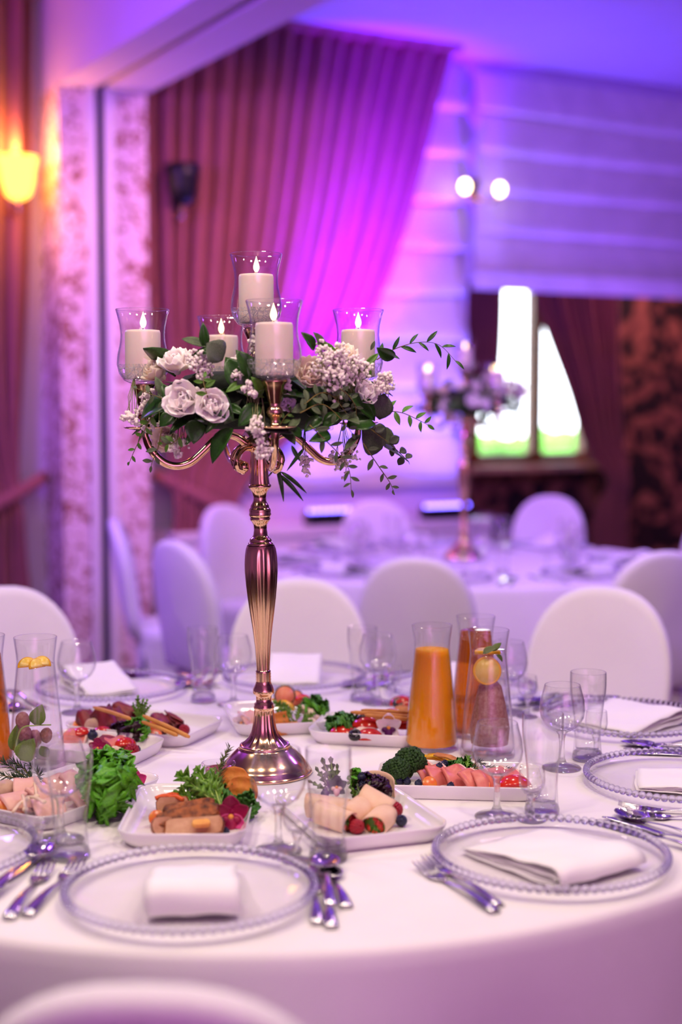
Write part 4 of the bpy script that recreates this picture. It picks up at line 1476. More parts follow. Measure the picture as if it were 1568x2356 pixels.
def lisianthus(root, inv, pos, facing, r, cream=False, seed=0):
    """Ruffled white bloom of three rings of petals."""
    rr = random.Random(seed)
    z = Vector(facing).normalized()
    x = z.orthogonal().normalized()
    y = z.cross(x)
    m = Matrix((x, y, z)).transposed().to_4x4()
    m.translation = Vector(pos)
    cal = MB().add(lathe([(0.0, -0.45 * r), (0.16 * r, -0.35 * r), (0.26 * r, -0.1 * r), (0.2 * r, 0.1 * r), (0.0, 0.14 * r)], 12, caps=False)).mesh('lisianthus', M['petal_cream' if cream else 'petal'])
    fl_ = link('lisianthus', cal, root, inv @ m)
    P = PETC if cream else PET
    for k, (num, tilt, ln, h) in enumerate(((6, 14, 1.0, -0.12), (5, 40, 0.86, -0.05), (4, 62, 0.66, 0.02), (3, 80, 0.46, 0.05))):
        for i in range(num):
            a = 2 * PI * (i + 0.5 * (k % 2)) / num + rr.uniform(-0.2, 0.2)
            lm = RZ(a) @ T(0, 0.05 * r, h * r) @ RX(R(tilt + rr.uniform(-9, 9))) @ S(r * ln * 0.92, r * ln, r * ln)
            link('petal', P[(i + k) % 3], fl_, lm)


def shell(px, py, back=0.0):
    """Depth of the arrangement's front surface at a pixel."""
    k = max(0.0, 1 - ((px - 592) / 345.0) ** 2)
    return 2.46 - 0.205 * math.sqrt(k) + back


def gyp_spray(root, inv, px, py, rad, count, seed, back=0.0, hang=False):
    """A cloud of tiny double blooms on hair-thin stalks: nobody could count them."""
    count = int(count * 1.6)
    rr = random.Random(seed)
    c = atY(px, py, shell(px, py, back))
    rw = rad / FPX * c.y
    mb = MB()
    anchor = c + (Vector((0, 0.05, 0.07)) if hang else Vector((0, 0.07, -0.06)))
    hubs = []
    for k in range(max(4, count // 9)):
        v = Vector((rr.gauss(0, 1), rr.gauss(0, 1), rr.gauss(0, 1)))
        v = v.normalized() * rw * rr.uniform(0.25, 0.75)
        h = c + v
        hubs.append(h)
        mb.add(tube([inv @ anchor, inv @ (anchor.lerp(h, 0.6) + Vector((rr.uniform(-.006, .006), 0, 0.004))), inv @ h], 0.0006, 4), None, 1)
    for k in range(count):
        h = rr.choice(hubs)
        d = Vector((rr.gauss(0, 1), rr.gauss(0, 1) - 0.4, rr.gauss(0, 1) + 0.2)).normalized() * rw * rr.uniform(0.12, 0.38)
        q = h + d
        mb.add(tube([inv @ h, inv @ q], 0.0004, 3), None, 1)
        mb.add(ball(rr.uniform(0.0019, 0.0037), 7, 5, 0.4, rr), T(inv @ q), 0)
    o = link('gypsophila_spray', mb.mesh('gypsophila_spray', [M['gyp'], M['gypstem']], True), root)
    o['kind'] = 'stuff'
    return o


def sprig(root, inv, pts, lw, mesh, n, Y=None, back=0.0, spread_=55, width=1.0, seed=0, stem_r=0.0011, taper=0.6, facing=(0, -1, 0.25)):
    """A stalk through pixels with leaves in turn on its two sides; lw is the leaf length in pixels."""
    rr = random.Random(seed)
    P = spline([atY(px, py, (Y if Y else shell(px, py, back)) + 0.004 * i) for i, (px, py) in enumerate(pts)], 8)
    st = link('sprig', MB().add(tube([inv @ p for p in P], [stem_r * (1 - 0.6 * i / len(P)) for i in range(len(P))], 5)).mesh('sprig', M['stem']), root)
    sinv = inv
    for i in range(n):
        k = (i + 0.6) / n * (len(P) - 1)
        j = min(int(k), len(P) - 2)
        p = P[j].lerp(P[j + 1], k - j)
        d = (P[j + 1] - P[j]).normalized()
        last = i == n - 1
        side = d.cross(Vector((0, -1, 0.05))).normalized() * (1 if i % 2 else -1)
        a = R(8 if last else spread_ + rr.uniform(-14, 14))
        L = lw / FPX * p.y * (1 - (1 - taper) * i / n) * rr.uniform(0.85, 1.12)
        dirv = (d * math.cos(a) + side * math.sin(a) + Vector((0, rr.uniform(-0.35, 0.2), 0))).normalized()
        nrm = Vector(facing) + Vector((rr.uniform(-0.6, 0.6), 0, rr.uniform(-0.5, 0.6)))
        put_leaf(mesh, 'leaf', p, p + dirv * L, nrm, width, st, sinv)


def arrangement(center):
    root = thing('flower_arrangement', 'wreath of white lisianthus, baby\'s breath and dark leaves round the near candelabra', 'flowers', T(center))
    inv = root.matrix_world.inverted()
    # mossy core ring
    tor = []
    N1, N2 = 40, 12
    fs = []
    for i in range(N1):
        a = 2 * PI * i / N1
        for j in range(N2):
            b = 2 * PI * j / N2
            rr_ = 0.105 + 0.052 * math.cos(b)
            tor.append((rr_ * math.cos(a), rr_ * math.sin(a), 0.045 + 0.048 * math.sin(b)))
            fs.append((i * N2 + j, ((i + 1) % N1) * N2 + j, ((i + 1) % N1) * N2 + (j + 1) % N2, i * N2 + (j + 1) % N2))
    link('moss_ring', MB().add((tor, fs)).mesh('moss_ring', M['foam']), root)
    # leaves round the core, all sides
    rr = random.Random(21)
    for i in range(84):
        a = rr.uniform(0, 2 * PI)
        h = rr.uniform(0.0, 0.085)
        r0 = rr.uniform(0.11, 0.16)
        b = Vector(center) + Vector((r0 * math.cos(a), r0 * math.sin(a), h))
        el = rr.uniform(-0.5, 0.75)
        aa = a + rr.uniform(-0.7, 0.7)
        L = rr.uniform(0.05, 0.085)
        t = b + Vector((math.cos(aa) * math.cos(el), math.sin(aa) * math.cos(el), math.sin(el))) * L
        nrm = Vector((math.cos(a) * 0.6, math.sin(a) * 0.6, 0.9)) + Vector((rr.uniform(-.4, .4), rr.uniform(-.4, .4), 0))
        put_leaf(rr.choice([LEAF_BROAD, LEAF_BROAD, LEAF_EUC, LEAF_ROUND]), 'leaf', b, t, nrm, 1.0, root, inv)
    # the big leaves one can tell apart
    big = [
        (393, 930, 313, 957, 1.05, 0), (380, 918, 357, 866, 0.9, 1), (400, 930, 372, 882, 1.0, 0), (400, 950, 366, 980, 1.4, 0), (412, 895, 388, 884, 1.1, 0),
        (448, 965, 447, 1018, 1.6, 0), (477, 897, 534, 964, 1.05, 0), (537, 984, 480, 1063, 0.95, 0), (597, 930, 549, 978, 1.15, 0),
        (570, 898, 519, 822, 1.25, 0), (578, 868, 548, 806, 1.2, 0), (556, 903, 607, 911, 0.9, 2), (604, 908, 582, 868, 1.2, 2), (560, 880, 520, 900, 0.9, 2),
        (484, 800, 417, 776, 0.75, 1), (512, 812, 438, 812, 0.6, 0), (471, 800, 467, 744, 0.8, 0), (512, 830, 478, 788, 1.5, 3),
        (722, 806, 698, 764, 1.0, 0), (748, 808, 724, 764, 0.95, 1), (770, 820, 742, 784, 0.8, 2),
        (872, 966, 884, 906, 1.0, 3), (800, 906, 872, 968, 0.7, 0), (868, 980, 908, 1024, 1.2, 1), (832, 988, 884, 1034, 1.1, 3), (884, 1028, 926, 1044, 1.2, 3),
        (796, 982, 866, 968, 1.3, 0), (866, 800, 913, 828, 0.8, 0), (852, 806, 862, 784, 0.9, 1), (838, 842, 872, 812, 0.8, 2), (842, 868, 850, 846, 1.6, 2),
        (760, 1000, 716, 1012, 0.9, 0), (694, 1004, 660, 980, 1.0, 0), (690, 960, 664, 990, 1.2, 1), (706, 930, 672, 948, 1.2, 1), (830, 1000, 790, 1034, 0.8, 1),
        (740, 960, 700, 990, 1.1, 0), (780, 950, 742, 985, 1.1, 0), (670, 1024, 690, 1062, 0.5, 0), (650, 905, 622, 935, 1.1, 0), (505, 970, 470, 995, 1.0, 0), (520, 935, 560, 950, 0.9, 0),
    ]
    kinds = [LEAF_BROAD, LEAF_EUC, LEAF_LIGHT, LEAF_ROUND]
    for k, (bx, by, tx, ty, w, kind) in enumerate(big):
        yb, yt = shell(bx, by, 0.012), shell(tx, ty, -0.012 + 0.02 * rr.random())
        b, t = atY(bx, by, yb), atY(tx, ty, yt)
        nrm = Vector((rr.uniform(-0.5, 0.5), -1, rr.uniform(0.1, 0.8)))
        put_leaf(kinds[kind], 'leaf', b, t, nrm, w, root, inv)
    # flowers
    for i, (px, py, rp, f, cr, bk) in enumerate((
            (428, 928, 50, (-0.25, -1, 0.35), False, 0.005), (484, 938, 44, (0.25, -1, 0.25), False, 0.0), (406, 846, 42, (-0.1, -0.6, 1), False, 0.06),
            (368, 862, 38, (-0.8, -0.5, 0.8), True, 0.08), (708, 868, 42, (0.3, -0.9, 0.5), True, 0.03), (832, 908, 32, (0.7, -0.7, 0.4), False, 0.02),
            (388, 1004, 36, (-0.3, -1, -0.3), True, 0.09), (788, 826, 34, (0.2, -0.5, 1), True, 0.05), (660, 930, 22, (0, -1, 0.2), False, 0.03))):
        p = atY(px, py, shell(px, py, bk))
        lisianthus(root, inv, p, f, rp / FPX * p.y * 1.05, cr, 40 + i)
    # baby's breath
    for i, (px, py, rad, cnt, bk, hang) in enumerate((
            (462, 842, 48, 90, 0.02, False), (545, 852, 44, 70, 0.02, False), (590, 800, 36, 40, 0.10, False), (752, 836, 58, 150, 0.0, False), (806, 852, 54, 130, 0.0, False), (776, 880, 46, 80, 0.0, False),
            (878, 882, 36, 80, 0.0, False), (594, 982, 38, 80, -0.012, True), (600, 1034, 32, 60, -0.005, True), (572, 900, 26, 34, -0.005, False), (300, 962, 26, 44, 0.0, True), (338, 926, 36, 48, 0.04, False),
            (412, 1026, 32, 50, 0.05, True), (790, 1060, 50, 46, 0.12, True), (700, 1070, 34, 30, 0.14, True), (660, 880, 26, 30, 0.02, False), (350, 985, 24, 26, 0.05, True), (655, 800, 26, 24, 0.12, False))):
        gyp_spray(root, inv, px, py, rad, cnt, 300 + i, bk, hang)
    # sprigs
    sprig(root, inv, [(352, 950), (335, 985), (312, 1030), (296, 1068)], 27, LEAF_LIGHT, 8, width=1.0, seed=1)
    sprig(root, inv, [(372, 985), (362, 1035), (352, 1058), (347, 1075)], 30, LEAF_EUC, 5, width=1.0, seed=2)
    sprig(root, inv, [(395, 925), (350, 908), (310, 892)], 32, LEAF_EUC, 6, width=1.0, seed=3)
    sprig(root, inv, [(420, 1000), (395, 1020), (370, 1022)], 26, LEAF_LIGHT, 4, width=1.0, seed=33)
    sprig(root, inv, [(478, 915), (468, 880), (470, 868)], 30, LEAF_LIGHT, 5, width=1.0, seed=4, spread_=75, back=-0.02)
    sprig(root, inv, [(700, 930), (735, 905), (765, 912), (800, 955)], 32, LEAF_EUC, 10, width=1.1, seed=5, back=-0.012)
    sprig(root, inv, [(690, 950), (740, 930), (785, 965), (812, 1000)], 32, LEAF_EUC, 10, width=1.1, seed=6, back=-0.012)
    sprig(root, inv, [(745, 880), (790, 900), (815, 930), (820, 960)], 28, LEAF_EUC, 9, width=1.0, seed=7, back=-0.015)
    sprig(root, inv, [(712, 978), (775, 1040), (802, 1080), (808, 1132)], 34, LEAF_EUC, 11, width=0.85, seed=8, back=-0.005)
    sprig(root, inv, [(835, 1020), (872, 1075), (895, 1108), (905, 1130)], 30, LEAF_EUC, 8, width=0.9, seed=9)
    sprig(root, inv, [(880, 945), (925, 950), (965, 968), (985, 978)], 34, LEAF_LIGHT, 8, width=0.9, seed=10, Y=2.47)
    sprig(root, inv, [(866, 828), (905, 804), (960, 788), (1010, 794), (1052, 836)], 38, LEAF_SLIM, 11, width=1.0, seed=11, Y=2.45, spread_=48, taper=0.9)
    sprig(root, inv, [(850, 985), (895, 1020), (925, 1048), (940, 1062)], 32, LEAF_ROUND, 8, width=0.9, seed=12)
    sprig(root, inv, [(640, 985), (655, 960), (680, 935)], 26, LEAF_LIGHT, 6, width=1.0, seed=13, back=0.01)
    for bx, by, tx, ty in ((636, 1070, 655, 1152), (645, 1085, 706, 1130), (640, 1090, 699, 1148), (700, 1030, 660, 1082), (632, 1078, 614, 1100)):
        b, t = atY(bx, by, 2.56), atY(tx, ty, 2.55)
        put_leaf(LEAF_BLADE, 'leaf', b, t, (0.2, -1, 0.3), 1.2, root, inv)
    return root


ARR = arrangement(Vector((AX.x - 0.004, AX.y, AX.z + 0.608)))


def copy_tree(o, parent=None):
    c = o.copy()
    C.objects.link(c)
    if parent is not None:
        c.parent = parent
    for ch in list(o.children):
        copy_tree(ch, c)
    return c


arr2 = copy_tree(ARR)
arr2.matrix_world = T(FAR.x, FAR.y, FAR.z + 0.608) @ RZ(R(35))
arr2['label'] = 'blurred wreath of white flowers and leaves round the far candelabra'

# ------------------------------------------------------------------ platters
PH = 0.026


def platter_mesh(lx, ly, name='platter'):
    r = 0.035
    prof = [(0.0, 0.0045, 1), (0.78, 0.0045, 1), (0.86, 0.007, 1), (0.955, 0.020, 1), (0.985, PH, 1), (1.0, PH, 1), (1.0, PH - 0.003, 1), (0.955, 0.012, 1), (0.89, 0.002, 1), (0.86, 0.0, 1), (0.0, 0.0, 1)]
    o = rrect(lx, ly, r, 7)
    n = len(o)
    vs, fs = [], []
    for s, z, _ in prof:
        dx, dy = (1 - s) * lx / 2, (1 - s) * ly / 2
        dd = (1 - s) * min(lx, ly) / 2
        for x, y in o:
            if s < 0.01:
                vs.append((0, 0, z))
            else:
                vs.append((x * (lx / 2 - dd) / (lx / 2), y * (ly / 2 - dd) / (ly / 2), z))
    for i in range(len(prof) - 1):
        for j in range(n):
            j2 = (j + 1) % n
            fs.append((i * n + j, i * n + j2, (i + 1) * n + j2, (i + 1) * n + j))
    return MB().add((vs, fs)).mesh(name, M['china'])


def platter(px, py, lx, ly, rot, label):
    p = at(px, py, TZ + 0.012)
    p.z = TZ
    return single('platter', platter_mesh(lx, ly), label, 'platter', T(p) @ RZ(R(rot)), 'white food platters')


platter(437, 1877, 0.190, 0.275, 0, 'white rectangular platter of roast meat slices, greens and a magenta orchid')
platter(822, 1880, 0.205, 0.265, 20, 'white rectangular platter of tortilla wraps, dark lettuce and berries')
platter(1056, 1798, 0.275, 0.165, -5, 'long white platter of pink ham slices and broccoli before the carafes')
platter(636, 1652, 0.200, 0.225, 12, 'white platter of salad and crackers behind the candelabra foot')
platter(850, 1680, 0.215, 0.185, -12, 'white platter of tomatoes, olives and breadsticks beside the orange juice')
platter(332, 1674, 0.275, 0.185, -22, 'white platter of rolled roast beef with two breadsticks crossed on it')
platter(222, 1722, 0.225, 0.155, -20, 'white platter of red fruit and berries between beef platter and big lettuce')
platter(150, 1832, 0.290, 0.190, 59, 'white platter of poached ham with big green lettuce and rosemary')

# ------------------------------------------------------------------ food
FZ = TZ + 0.006          # inner floor of a platter
frng = random.Random(77)


def food(name, me, label, cat, px, py, z, rz=0.0, rx=0.0, ry=0.0, sc=1.0, group=None, sz=None):
    p = at(px, py, TZ + z)
    return single(name, me, label, cat, T(p) @ RZ(R(rz)) @ RX(R(rx)) @ RY(R(ry)) @ (S(sc) if sz is None else S(*sz)), group)


# --- shared shapes
def blueberry_mesh():
    mb = MB().add(ball(0.0068, 14, 10, sc=(1, 1, 0.9)))
    for k in range(5):
        a = 2 * PI * k / 5
        mb.add(ball(0.0016, 6, 4, sc=(1, 1, 1.2)), T(0.0026 * math.cos(a), 0.0026 * math.sin(a), 0.0060))
    return mb.mesh('blueberry', M['blueberry'])


def raspberry_mesh():
    mb = MB()
    for i in range(8):
        th = 0.25 + 2.2 * i / 7
        rr_ = 0.0088 * math.sin(th) ** 0.8
        m_ = max(1, int(2 * PI * rr_ / 0.0036))
        for j in range(m_):
            a = 2 * PI * (j + 0.5 * (i % 2)) / m_
            mb.add(ball(0.0025, 7, 5), T(rr_ * math.cos(a), rr_ * math.sin(a), 0.0105 * math.cos(th) + 0.002))
    mb.add(ball(0.0082, 10, 7, sc=(1, 1, 1.1)), T(0, 0, 0.001))
    return mb.mesh('raspberry', M['raspberry'])


def olive_mesh():
    n1, n2 = 18, 9
    vs, fs = [], []
    for i in range(n1):
        a = 2 * PI * i / n1
        for j in range(n2):
            b = 2 * PI * j / n2
            r_ = 0.0072 + 0.0042 * math.cos(b)
            vs.append((r_ * math.cos(a), r_ * math.sin(a), 0.0062 * math.sin(b)))
            fs.append((i * n2 + j, ((i + 1) % n1) * n2 + j, ((i + 1) % n1) * n2 + (j + 1) % n2, i * n2 + (j + 1) % n2))
    return MB().add((vs, fs)).mesh('olive', M['olive'])


def half_tomato():
    mb = MB()
    mb.add(lathe([(0.0, -0.0125), (0.006, -0.0115), (0.0105, -0.0075), (0.0128, -0.001), (0.0125, 0.0)], 20, caps=False), None, 0)
    mb.add(lathe([(0.0125, 0.0), (0.0112, 0.0008), (0.0, 0.0006)], 20, caps=False), None, 1)
    return mb.mesh('tomato_half', [M['tomato'], M['tomato_in']])


def tomato_wedge():
    mb = MB()

    def skin(u, v):
        a, b = (u - 0.5) * 1.5, (v - 0.5) * 2.7
        return Vector((0.026 * math.sin(b), 0.021 * math.cos(b) * math.sin(a), 0.018 * math.cos(b) * math.cos(a)))
    mb.add(sheet(8, 10, skin, 0.004), None, 0)
    mb.add(ball(0.012, 10, 6, sc=(1.5, 0.7, 0.55)), T(0, 0, 0.007), 1)
    return mb.mesh('tomato_wedge', [M['tomato'], M['tomato_in']])


BLUE, RASP, OLIVE, TOMH, TOMW = blueberry_mesh(), raspberry_mesh(), olive_mesh(), half_tomato(), tomato_wedge()


def ruffle_leaf(name, m, seed, k1=7, amp=0.16, wide=0.8):
    """Unit-long salad leaf with a tightly frilled margin."""
    def fn(u, v):
        s = 2 * u - 1
        w = wide * 0.5 * (0.18 + 0.82 * math.sin(PI * min(1, 0.08 + 0.80 * v)) ** 0.7)
        e = min(1.0, max(abs(s) ** 2.2, max(0.0, (v - 0.55) / 0.45) ** 1.5))
        fr = amp * e * (math.sin(2 * PI * k1 * 0.62 * v + 3 * s + seed) + 0.55 * math.sin(2 * PI * k1 * 1.35 * v - 4 * s + 2 * seed) + 0.9 * max(0.0, v - 0.6) * 2 * math.sin(2 * PI * k1 * 0.55 * u + seed))
        side = 0.45 * amp * e * math.cos(2 * PI * k1 * 0.62 * v + 5 * s + seed)
        return Vector((s * w + side * (1 if s > 0 else -1), v - 0.15 * s * s + side * 0.5, 0.32 * s * s * (0.5 + v) - 0.18 * v * v + fr))
    return MB().add(sheet(30, 34, fn, 0.010)).mesh(name, m)


def jag_leaf(name, m, seed, teeth=7, wide=0.5):
    """Unit-long deeply toothed leaf with a pale rib."""
    rr_ = random.Random(seed)
    mb = MB()
    n = teeth * 4
    off = [rr_.uniform(0.8, 1.2) for _ in range(n + 2)]

    def fn(u, v):
        s = 2 * u - 1
        q = v * n
        ph = (q % 4) / 4
        tooth = 0.25 + 0.75 * (1 - abs(2 * ph - 1)) * off[int(q) % n]
        env = 0.5 * wide * (0.10 + 0.90 * math.sin(PI * (0.06 + 0.88 * v ** 0.8)))
        w = env * (tooth if v > 0.22 else 0.18)
        return Vector((s * w, v + abs(s) * w * 0.55, 0.14 * abs(s) * math.sin(9 * v + seed) * wide - 0.22 * v * v + 0.06 * math.sin(14 * v + s * 3)))
    mb.add(sheet(4, n, fn, 0.012), None, 0)
    mb.add(tube([(0, 0.0, 0.01), (0, 0.3, -0.01), (0, 0.6, -0.07), (0, 0.85, -0.15)], [0.030, 0.024, 0.016, 0.006], 6), None, 1)
    return mb.mesh(name, [m, M['rib']])


LET = [ruffle_leaf('leaf', M['lettuce'], s, 7, 0.17, 0.95) for s in (0.3, 2.1, 4.4)]
KALE = [ruffle_leaf('leaf', M['kale'], s, 8, 0.20, 0.95) for s in (0.8, 3.1)]
DARK = [ruffle_leaf('leaf', M['darklettuce'], s, 8, 0.18, 1.0) for s in (1.3, 2.7)]
JAG = [jag_leaf('leaf', M['frisee'], s, 7, 0.55) for s in (1, 2)]
SAGE = [jag_leaf('leaf', M['sage'], s, 5, 0.34) for s in (3, 4)]


def greens(name, label, cat, leaves, group=None):
    """A bunch of leaves; each is (mesh, base px, base py, base z, tip px, tip py, tip Y offset, width, normal)."""
    b0 = leaves[0]
    root = thing(name, label, cat, T(at(b0[1], b0[2], TZ + b0[3])), group)
    inv = root.matrix_world.inverted()
    for me, bx, by, bz, tx, ty, dy, w, nrm in leaves:
        b = at(bx, by, TZ + bz)
        t = atY(tx, ty, b.y + dy)
        t.z = max(t.z, TZ + 0.024)
        put_leaf(me, 'leaf', b, t, nrm, w, root, inv)
    return root


def needles(name, label, cat, pts, count, ln, m, dy=0.0, seed=1, z=0.01, sub=None):
    """A herb sprig: curved stalks through pixel points with many needles (each point: px, py, height above cloth or None)."""
    rr_ = random.Random(seed)
    mb = MB()
    for path in pts:
        P = spline([atY(px, py, y_) for px, py, y_ in path], 8)
        mb.add(tube(P, [0.0013 * (1 - 0.5 * i / len(P)) for i in range(len(P))], 5), None, 1)
        for i in range(count):
            k = (0.06 + 0.94 * i / count) * (len(P) - 1)
            j = min(int(k), len(P) - 2)
            p = P[j].lerp(P[j + 1], k - j)
            d = (P[j + 1] - P[j]).normalized()
            a = rr_.uniform(0, 6.28)
            o1 = d.orthogonal().normalized()
            sd = (o1 * math.cos(a) + d.cross(o1) * math.sin(a))
            L = ln * rr_.uniform(0.7, 1.1) * (1 - 0.35 * i / count)
            q = p + (d * 0.75 + sd * 0.66).normalized() * L
            mb.add(tube([p, p.lerp(q, 0.5) + d * L * 0.06, q], [0.0007, 0.0012, 0.0003], 4, 0.6), None, 0)
    me = mb.mesh(name, [m, M['stem']])
    base = atY(*pts[0][0])
    me.transform(T(-base))
    return single(name, me, label, cat, T(base))


def orchid(label, px, py, Y, r, top, side, lip, facing=(0, -1, 0.35), group=None):
    p = atY(px, py, Y)
    root = thing('orchid', label, 'flower', T(p), group)
    inv = root.matrix_world.inverted()
    z = Vector(facing).normalized()
    x = Vector((0, 0, 1)).cross(z).normalized()
    y = z.cross(x)
    m = Matrix((x, y, z)).transposed().to_4x4()
    m.translation = p
    pm = {}

    def petal(mm, a, ln, w, tilt=14):
        key = mm.name
        if key not in pm:
            def fn(u, v):
                s = 2 * u - 1
                wd = 0.5 * math.sin(PI * (0.05 + 0.90 * v ** 0.8)) ** 0.7
                return Vector((s * wd, v - 0.05 * s * s, 0.22 * v * v + 0.10 * s * s))
            pm[key] = MB().add(sheet(8, 8, fn, 0.03)).mesh('petal', mm)
        link('petal', pm[key], root, inv @ m @ RZ(R(a)) @ RX(R(tilt)) @ S(r * w, r * ln, r * ln))
    petal(top, 0, 1.0, 0.95)
    petal(top, 62, 0.95, 0.75)
    petal(top, -62, 0.95, 0.75)
    petal(side, 128, 0.85, 0.6)
    petal(side, -128, 0.85, 0.6)
    lipm = MB().add(ball(0.34 * r, 12, 8, sc=(0.8, 1.2, 0.7)), T(0, -0.30 * r, 0.16 * r))
    lipm.add(ball(0.22 * r, 10, 6, sc=(1, 0.8, 0.8)), T(0.24 * r, -0.1 * r, 0.2 * r)).add(ball(0.22 * r, 10, 6, sc=(1, 0.8, 0.8)), T(-0.24 * r, -0.1 * r, 0.2 * r))
    link('lip', lipm.mesh('lip', lip), root, inv @ m)
    link('throat', MB().add(ball(0.13 * r, 8, 6)).mesh('throat', M['orchid_eye']), root, inv @ m @ T(0, 0, 0.3 * r))
    return root


def meat_slice(lx, ly, th, seed, inner='roast_in', crust='roast'):
    """A cut slice: pale inside on its two faces, browned crust round the edge."""
    rr_ = random.Random(seed)
    o = [(x * (1 + rr_.uniform(-.05, .05)), y * (1 + rr_.uniform(-.06, .06))) for x, y in rrect(lx, ly, min(lx, ly) * 0.35, 4)]
    vs, side, caps = slab(o, th, 0.06)
    return MB().add((vs, side), None, 0).add((vs, caps), None, 1).mesh('meat_slice', [M[crust], M[inner]])


def curved_slice(w, l, bend, th, seed, m, fat=None):
    """A soft slice that lies bent over; a thin fat edge on one side."""
    mb = MB()

    def fn(u, v):
        a = (v - 0.5) * bend
        r_ = l / max(bend, 0.2)
        wig = 0.0022 * math.sin(7 * u + seed) * (1 + math.sin(5 * v + seed))
        taper = 0.72 + 0.28 * math.sin(PI * (0.15 + 0.75 * v))
        return Vector(((u - 0.5) * w * taper, r_ * math.sin(a), r_ * math.cos(a) - r_ * math.cos(bend / 2) + wig))
    mb.add(sheet(12, 12, fn, th), None, 0)
    mats_ = [m]
    if fat:
        pts = [fn(1.0, k / 12) + Vector((0, 0, -th * 0.5)) for k in range(13)]
        mb.add(tube(pts, th * 0.62, 6), None, 1)
        mats_.append(fat)
    return mb.mesh('slice', mats_)


# ============ platter 1: roast slices
G1 = 'roast slices on the platter with the magenta orchid'
for k, (px, py, z, lx, ly, th, rz, rx, ry, inn, lab) in enumerate((
        (398, 1850, 0.024, 0.052, 0.024, 0.017, 4, 76, 0, 'roast_in', 'pale-faced roast slice at the back of the meat row, under carrot strips'),
        (436, 1868, 0.024, 0.080, 0.024, 0.013, 16, 28, -8, 'roast', 'second roast slice of the meat row, behind the longest one'),
        (432, 1886, 0.025, 0.096, 0.026, 0.015, 19, 34, -10, 'roast', 'longest roast slice with dark crisp crust in the middle of the meat row'),
        (372, 1902, 0.018, 0.034, 0.026, 0.014, 20, 66, 0, 'roast_in', 'short thick roast slice end beside the tomato half'),
        (447, 1908, 0.017, 0.092, 0.030, 0.012, 8, 48, -6, 'roast_in', 'front roast slice with yellow egg filling nearest the platter edge'))):
    food('meat_slice', meat_slice(lx, ly, th, 60 + k, inn), lab, 'meat', px, py, z, rz, rx, ry, group=G1)
food('omelette_piece', meat_slice(0.026, 0.014, 0.006, 70, 'omelette', 'omelette'), 'yellow egg filling laid on the front roast slice', 'egg', 462, 1898, 0.028, 10, 20)
food('crust_piece', meat_slice(0.036, 0.012, 0.012, 71, 'roast', 'roast'), 'dark browned crust piece lying before the front roast slice', 'meat', 450, 1919, 0.010, 3, 30)
food('tomato_half', TOMH, 'halved cherry tomato leaning on the short roast slice', 'tomato', 361, 1882, 0.020, 20, 62, 0, 1.0)
food('tomato_half', TOMH, 'halved cherry tomato in front of the magenta orchid', 'tomato', 492, 1915, 0.012, 20, 40, 0, 0.95)
for i, (px, py, rz) in enumerate(((378, 1836, 12), (392, 1833, 40), (404, 1838, -30))):
    food('carrot_strip', MB().add(tube(spline([(-0.014, 0, 0), (0, 0.002, 0.003), (0.014, 0, 0)], 4), 0.0035, 7)).mesh('carrot_strip', M['carrot']), ['long orange carrot strip at the outer end of the rearmost roast slice', 'orange carrot strip crossing in the middle of the rearmost roast slice', 'orange carrot strip closest to the salad leaves on the rearmost roast slice'][i], 'carrot', px, py, 0.036, rz, group='carrot strips on the roast')
food('blueberry', BLUE, 'blueberry in front of the magenta orchid on the roast platter', 'berry', 518, 1914, 0.011, 0, 20)
greens('frisee_leaves', 'tall toothed green salad leaves fanning out over the roast slices', 'salad', [
    (JAG[0], 512, 1868, 0.012, 404, 1768, 0.03, 0.8, (0.2, -1, 0.4)), (JAG[1], 512, 1868, 0.012, 446, 1758, 0.03, 0.8, (0, -1, 0.3)), (JAG[0], 512, 1868, 0.012, 396, 1812, 0.01, 0.7, (0.1, -0.8, 0.7)),
    (JAG[1], 512, 1868, 0.014, 474, 1762, 0.04, 0.75, (-0.2, -1, 0.2)), (JAG[0], 512, 1866, 0.014, 428, 1786, 0.0, 0.7, (0.2, -1, 0.5)), (JAG[1], 510, 1866, 0.014, 410, 1838, -0.01, 0.55, (0, -0.7, 0.8)), (JAG[0], 505, 1850, 0.02, 492, 1772, 0.03, 0.7, (-0.3, -1, 0.2))])
greens('curly_parsley', 'curly dark green parsley behind the magenta orchid', 'herb', [
    (KALE[0], 532, 1842, 0.01, 505, 1808, 0.01, 1.0, (0, -1, 0.6)), (KALE[1], 538, 1846, 0.01, 545, 1800, 0.0, 1.0, (0.2, -1, 0.5)), (KALE[0], 545, 1862, 0.01, 580, 1822, 0.0, 1.0, (0.5, -1, 0.4)),
    (KALE[1], 545, 1868, 0.01, 590, 1850, -0.01, 1.0, (0.6, -1, 0.5)), (KALE[0], 530, 1848, 0.012, 518, 1826, -0.02, 1.0, (-0.2, -1, 0.6)), (KALE[1], 555, 1875, 0.01, 582, 1880, -0.01, 0.9, (0.5, -1, 0.5))])
orchid('magenta orchid with pink side petals on the platter of roast slices', 532, 1880, 2.125, 0.034, M['orchid_deep'], M['orchid'], M['orchid_deep'])
needles('rosemary_sprig', 'pale upright rosemary sprig leaning before the sauce jar', 'herb', [[(498, 1840, 2.235), (505, 1790, 2.26), (514, 1750, 2.27), (528, 1716, 2.27)], [(499, 1835, 2.235), (497, 1790, 2.25), (512, 1742, 2.27)]], 46, 0.018, M['rosemary'], seed=4)


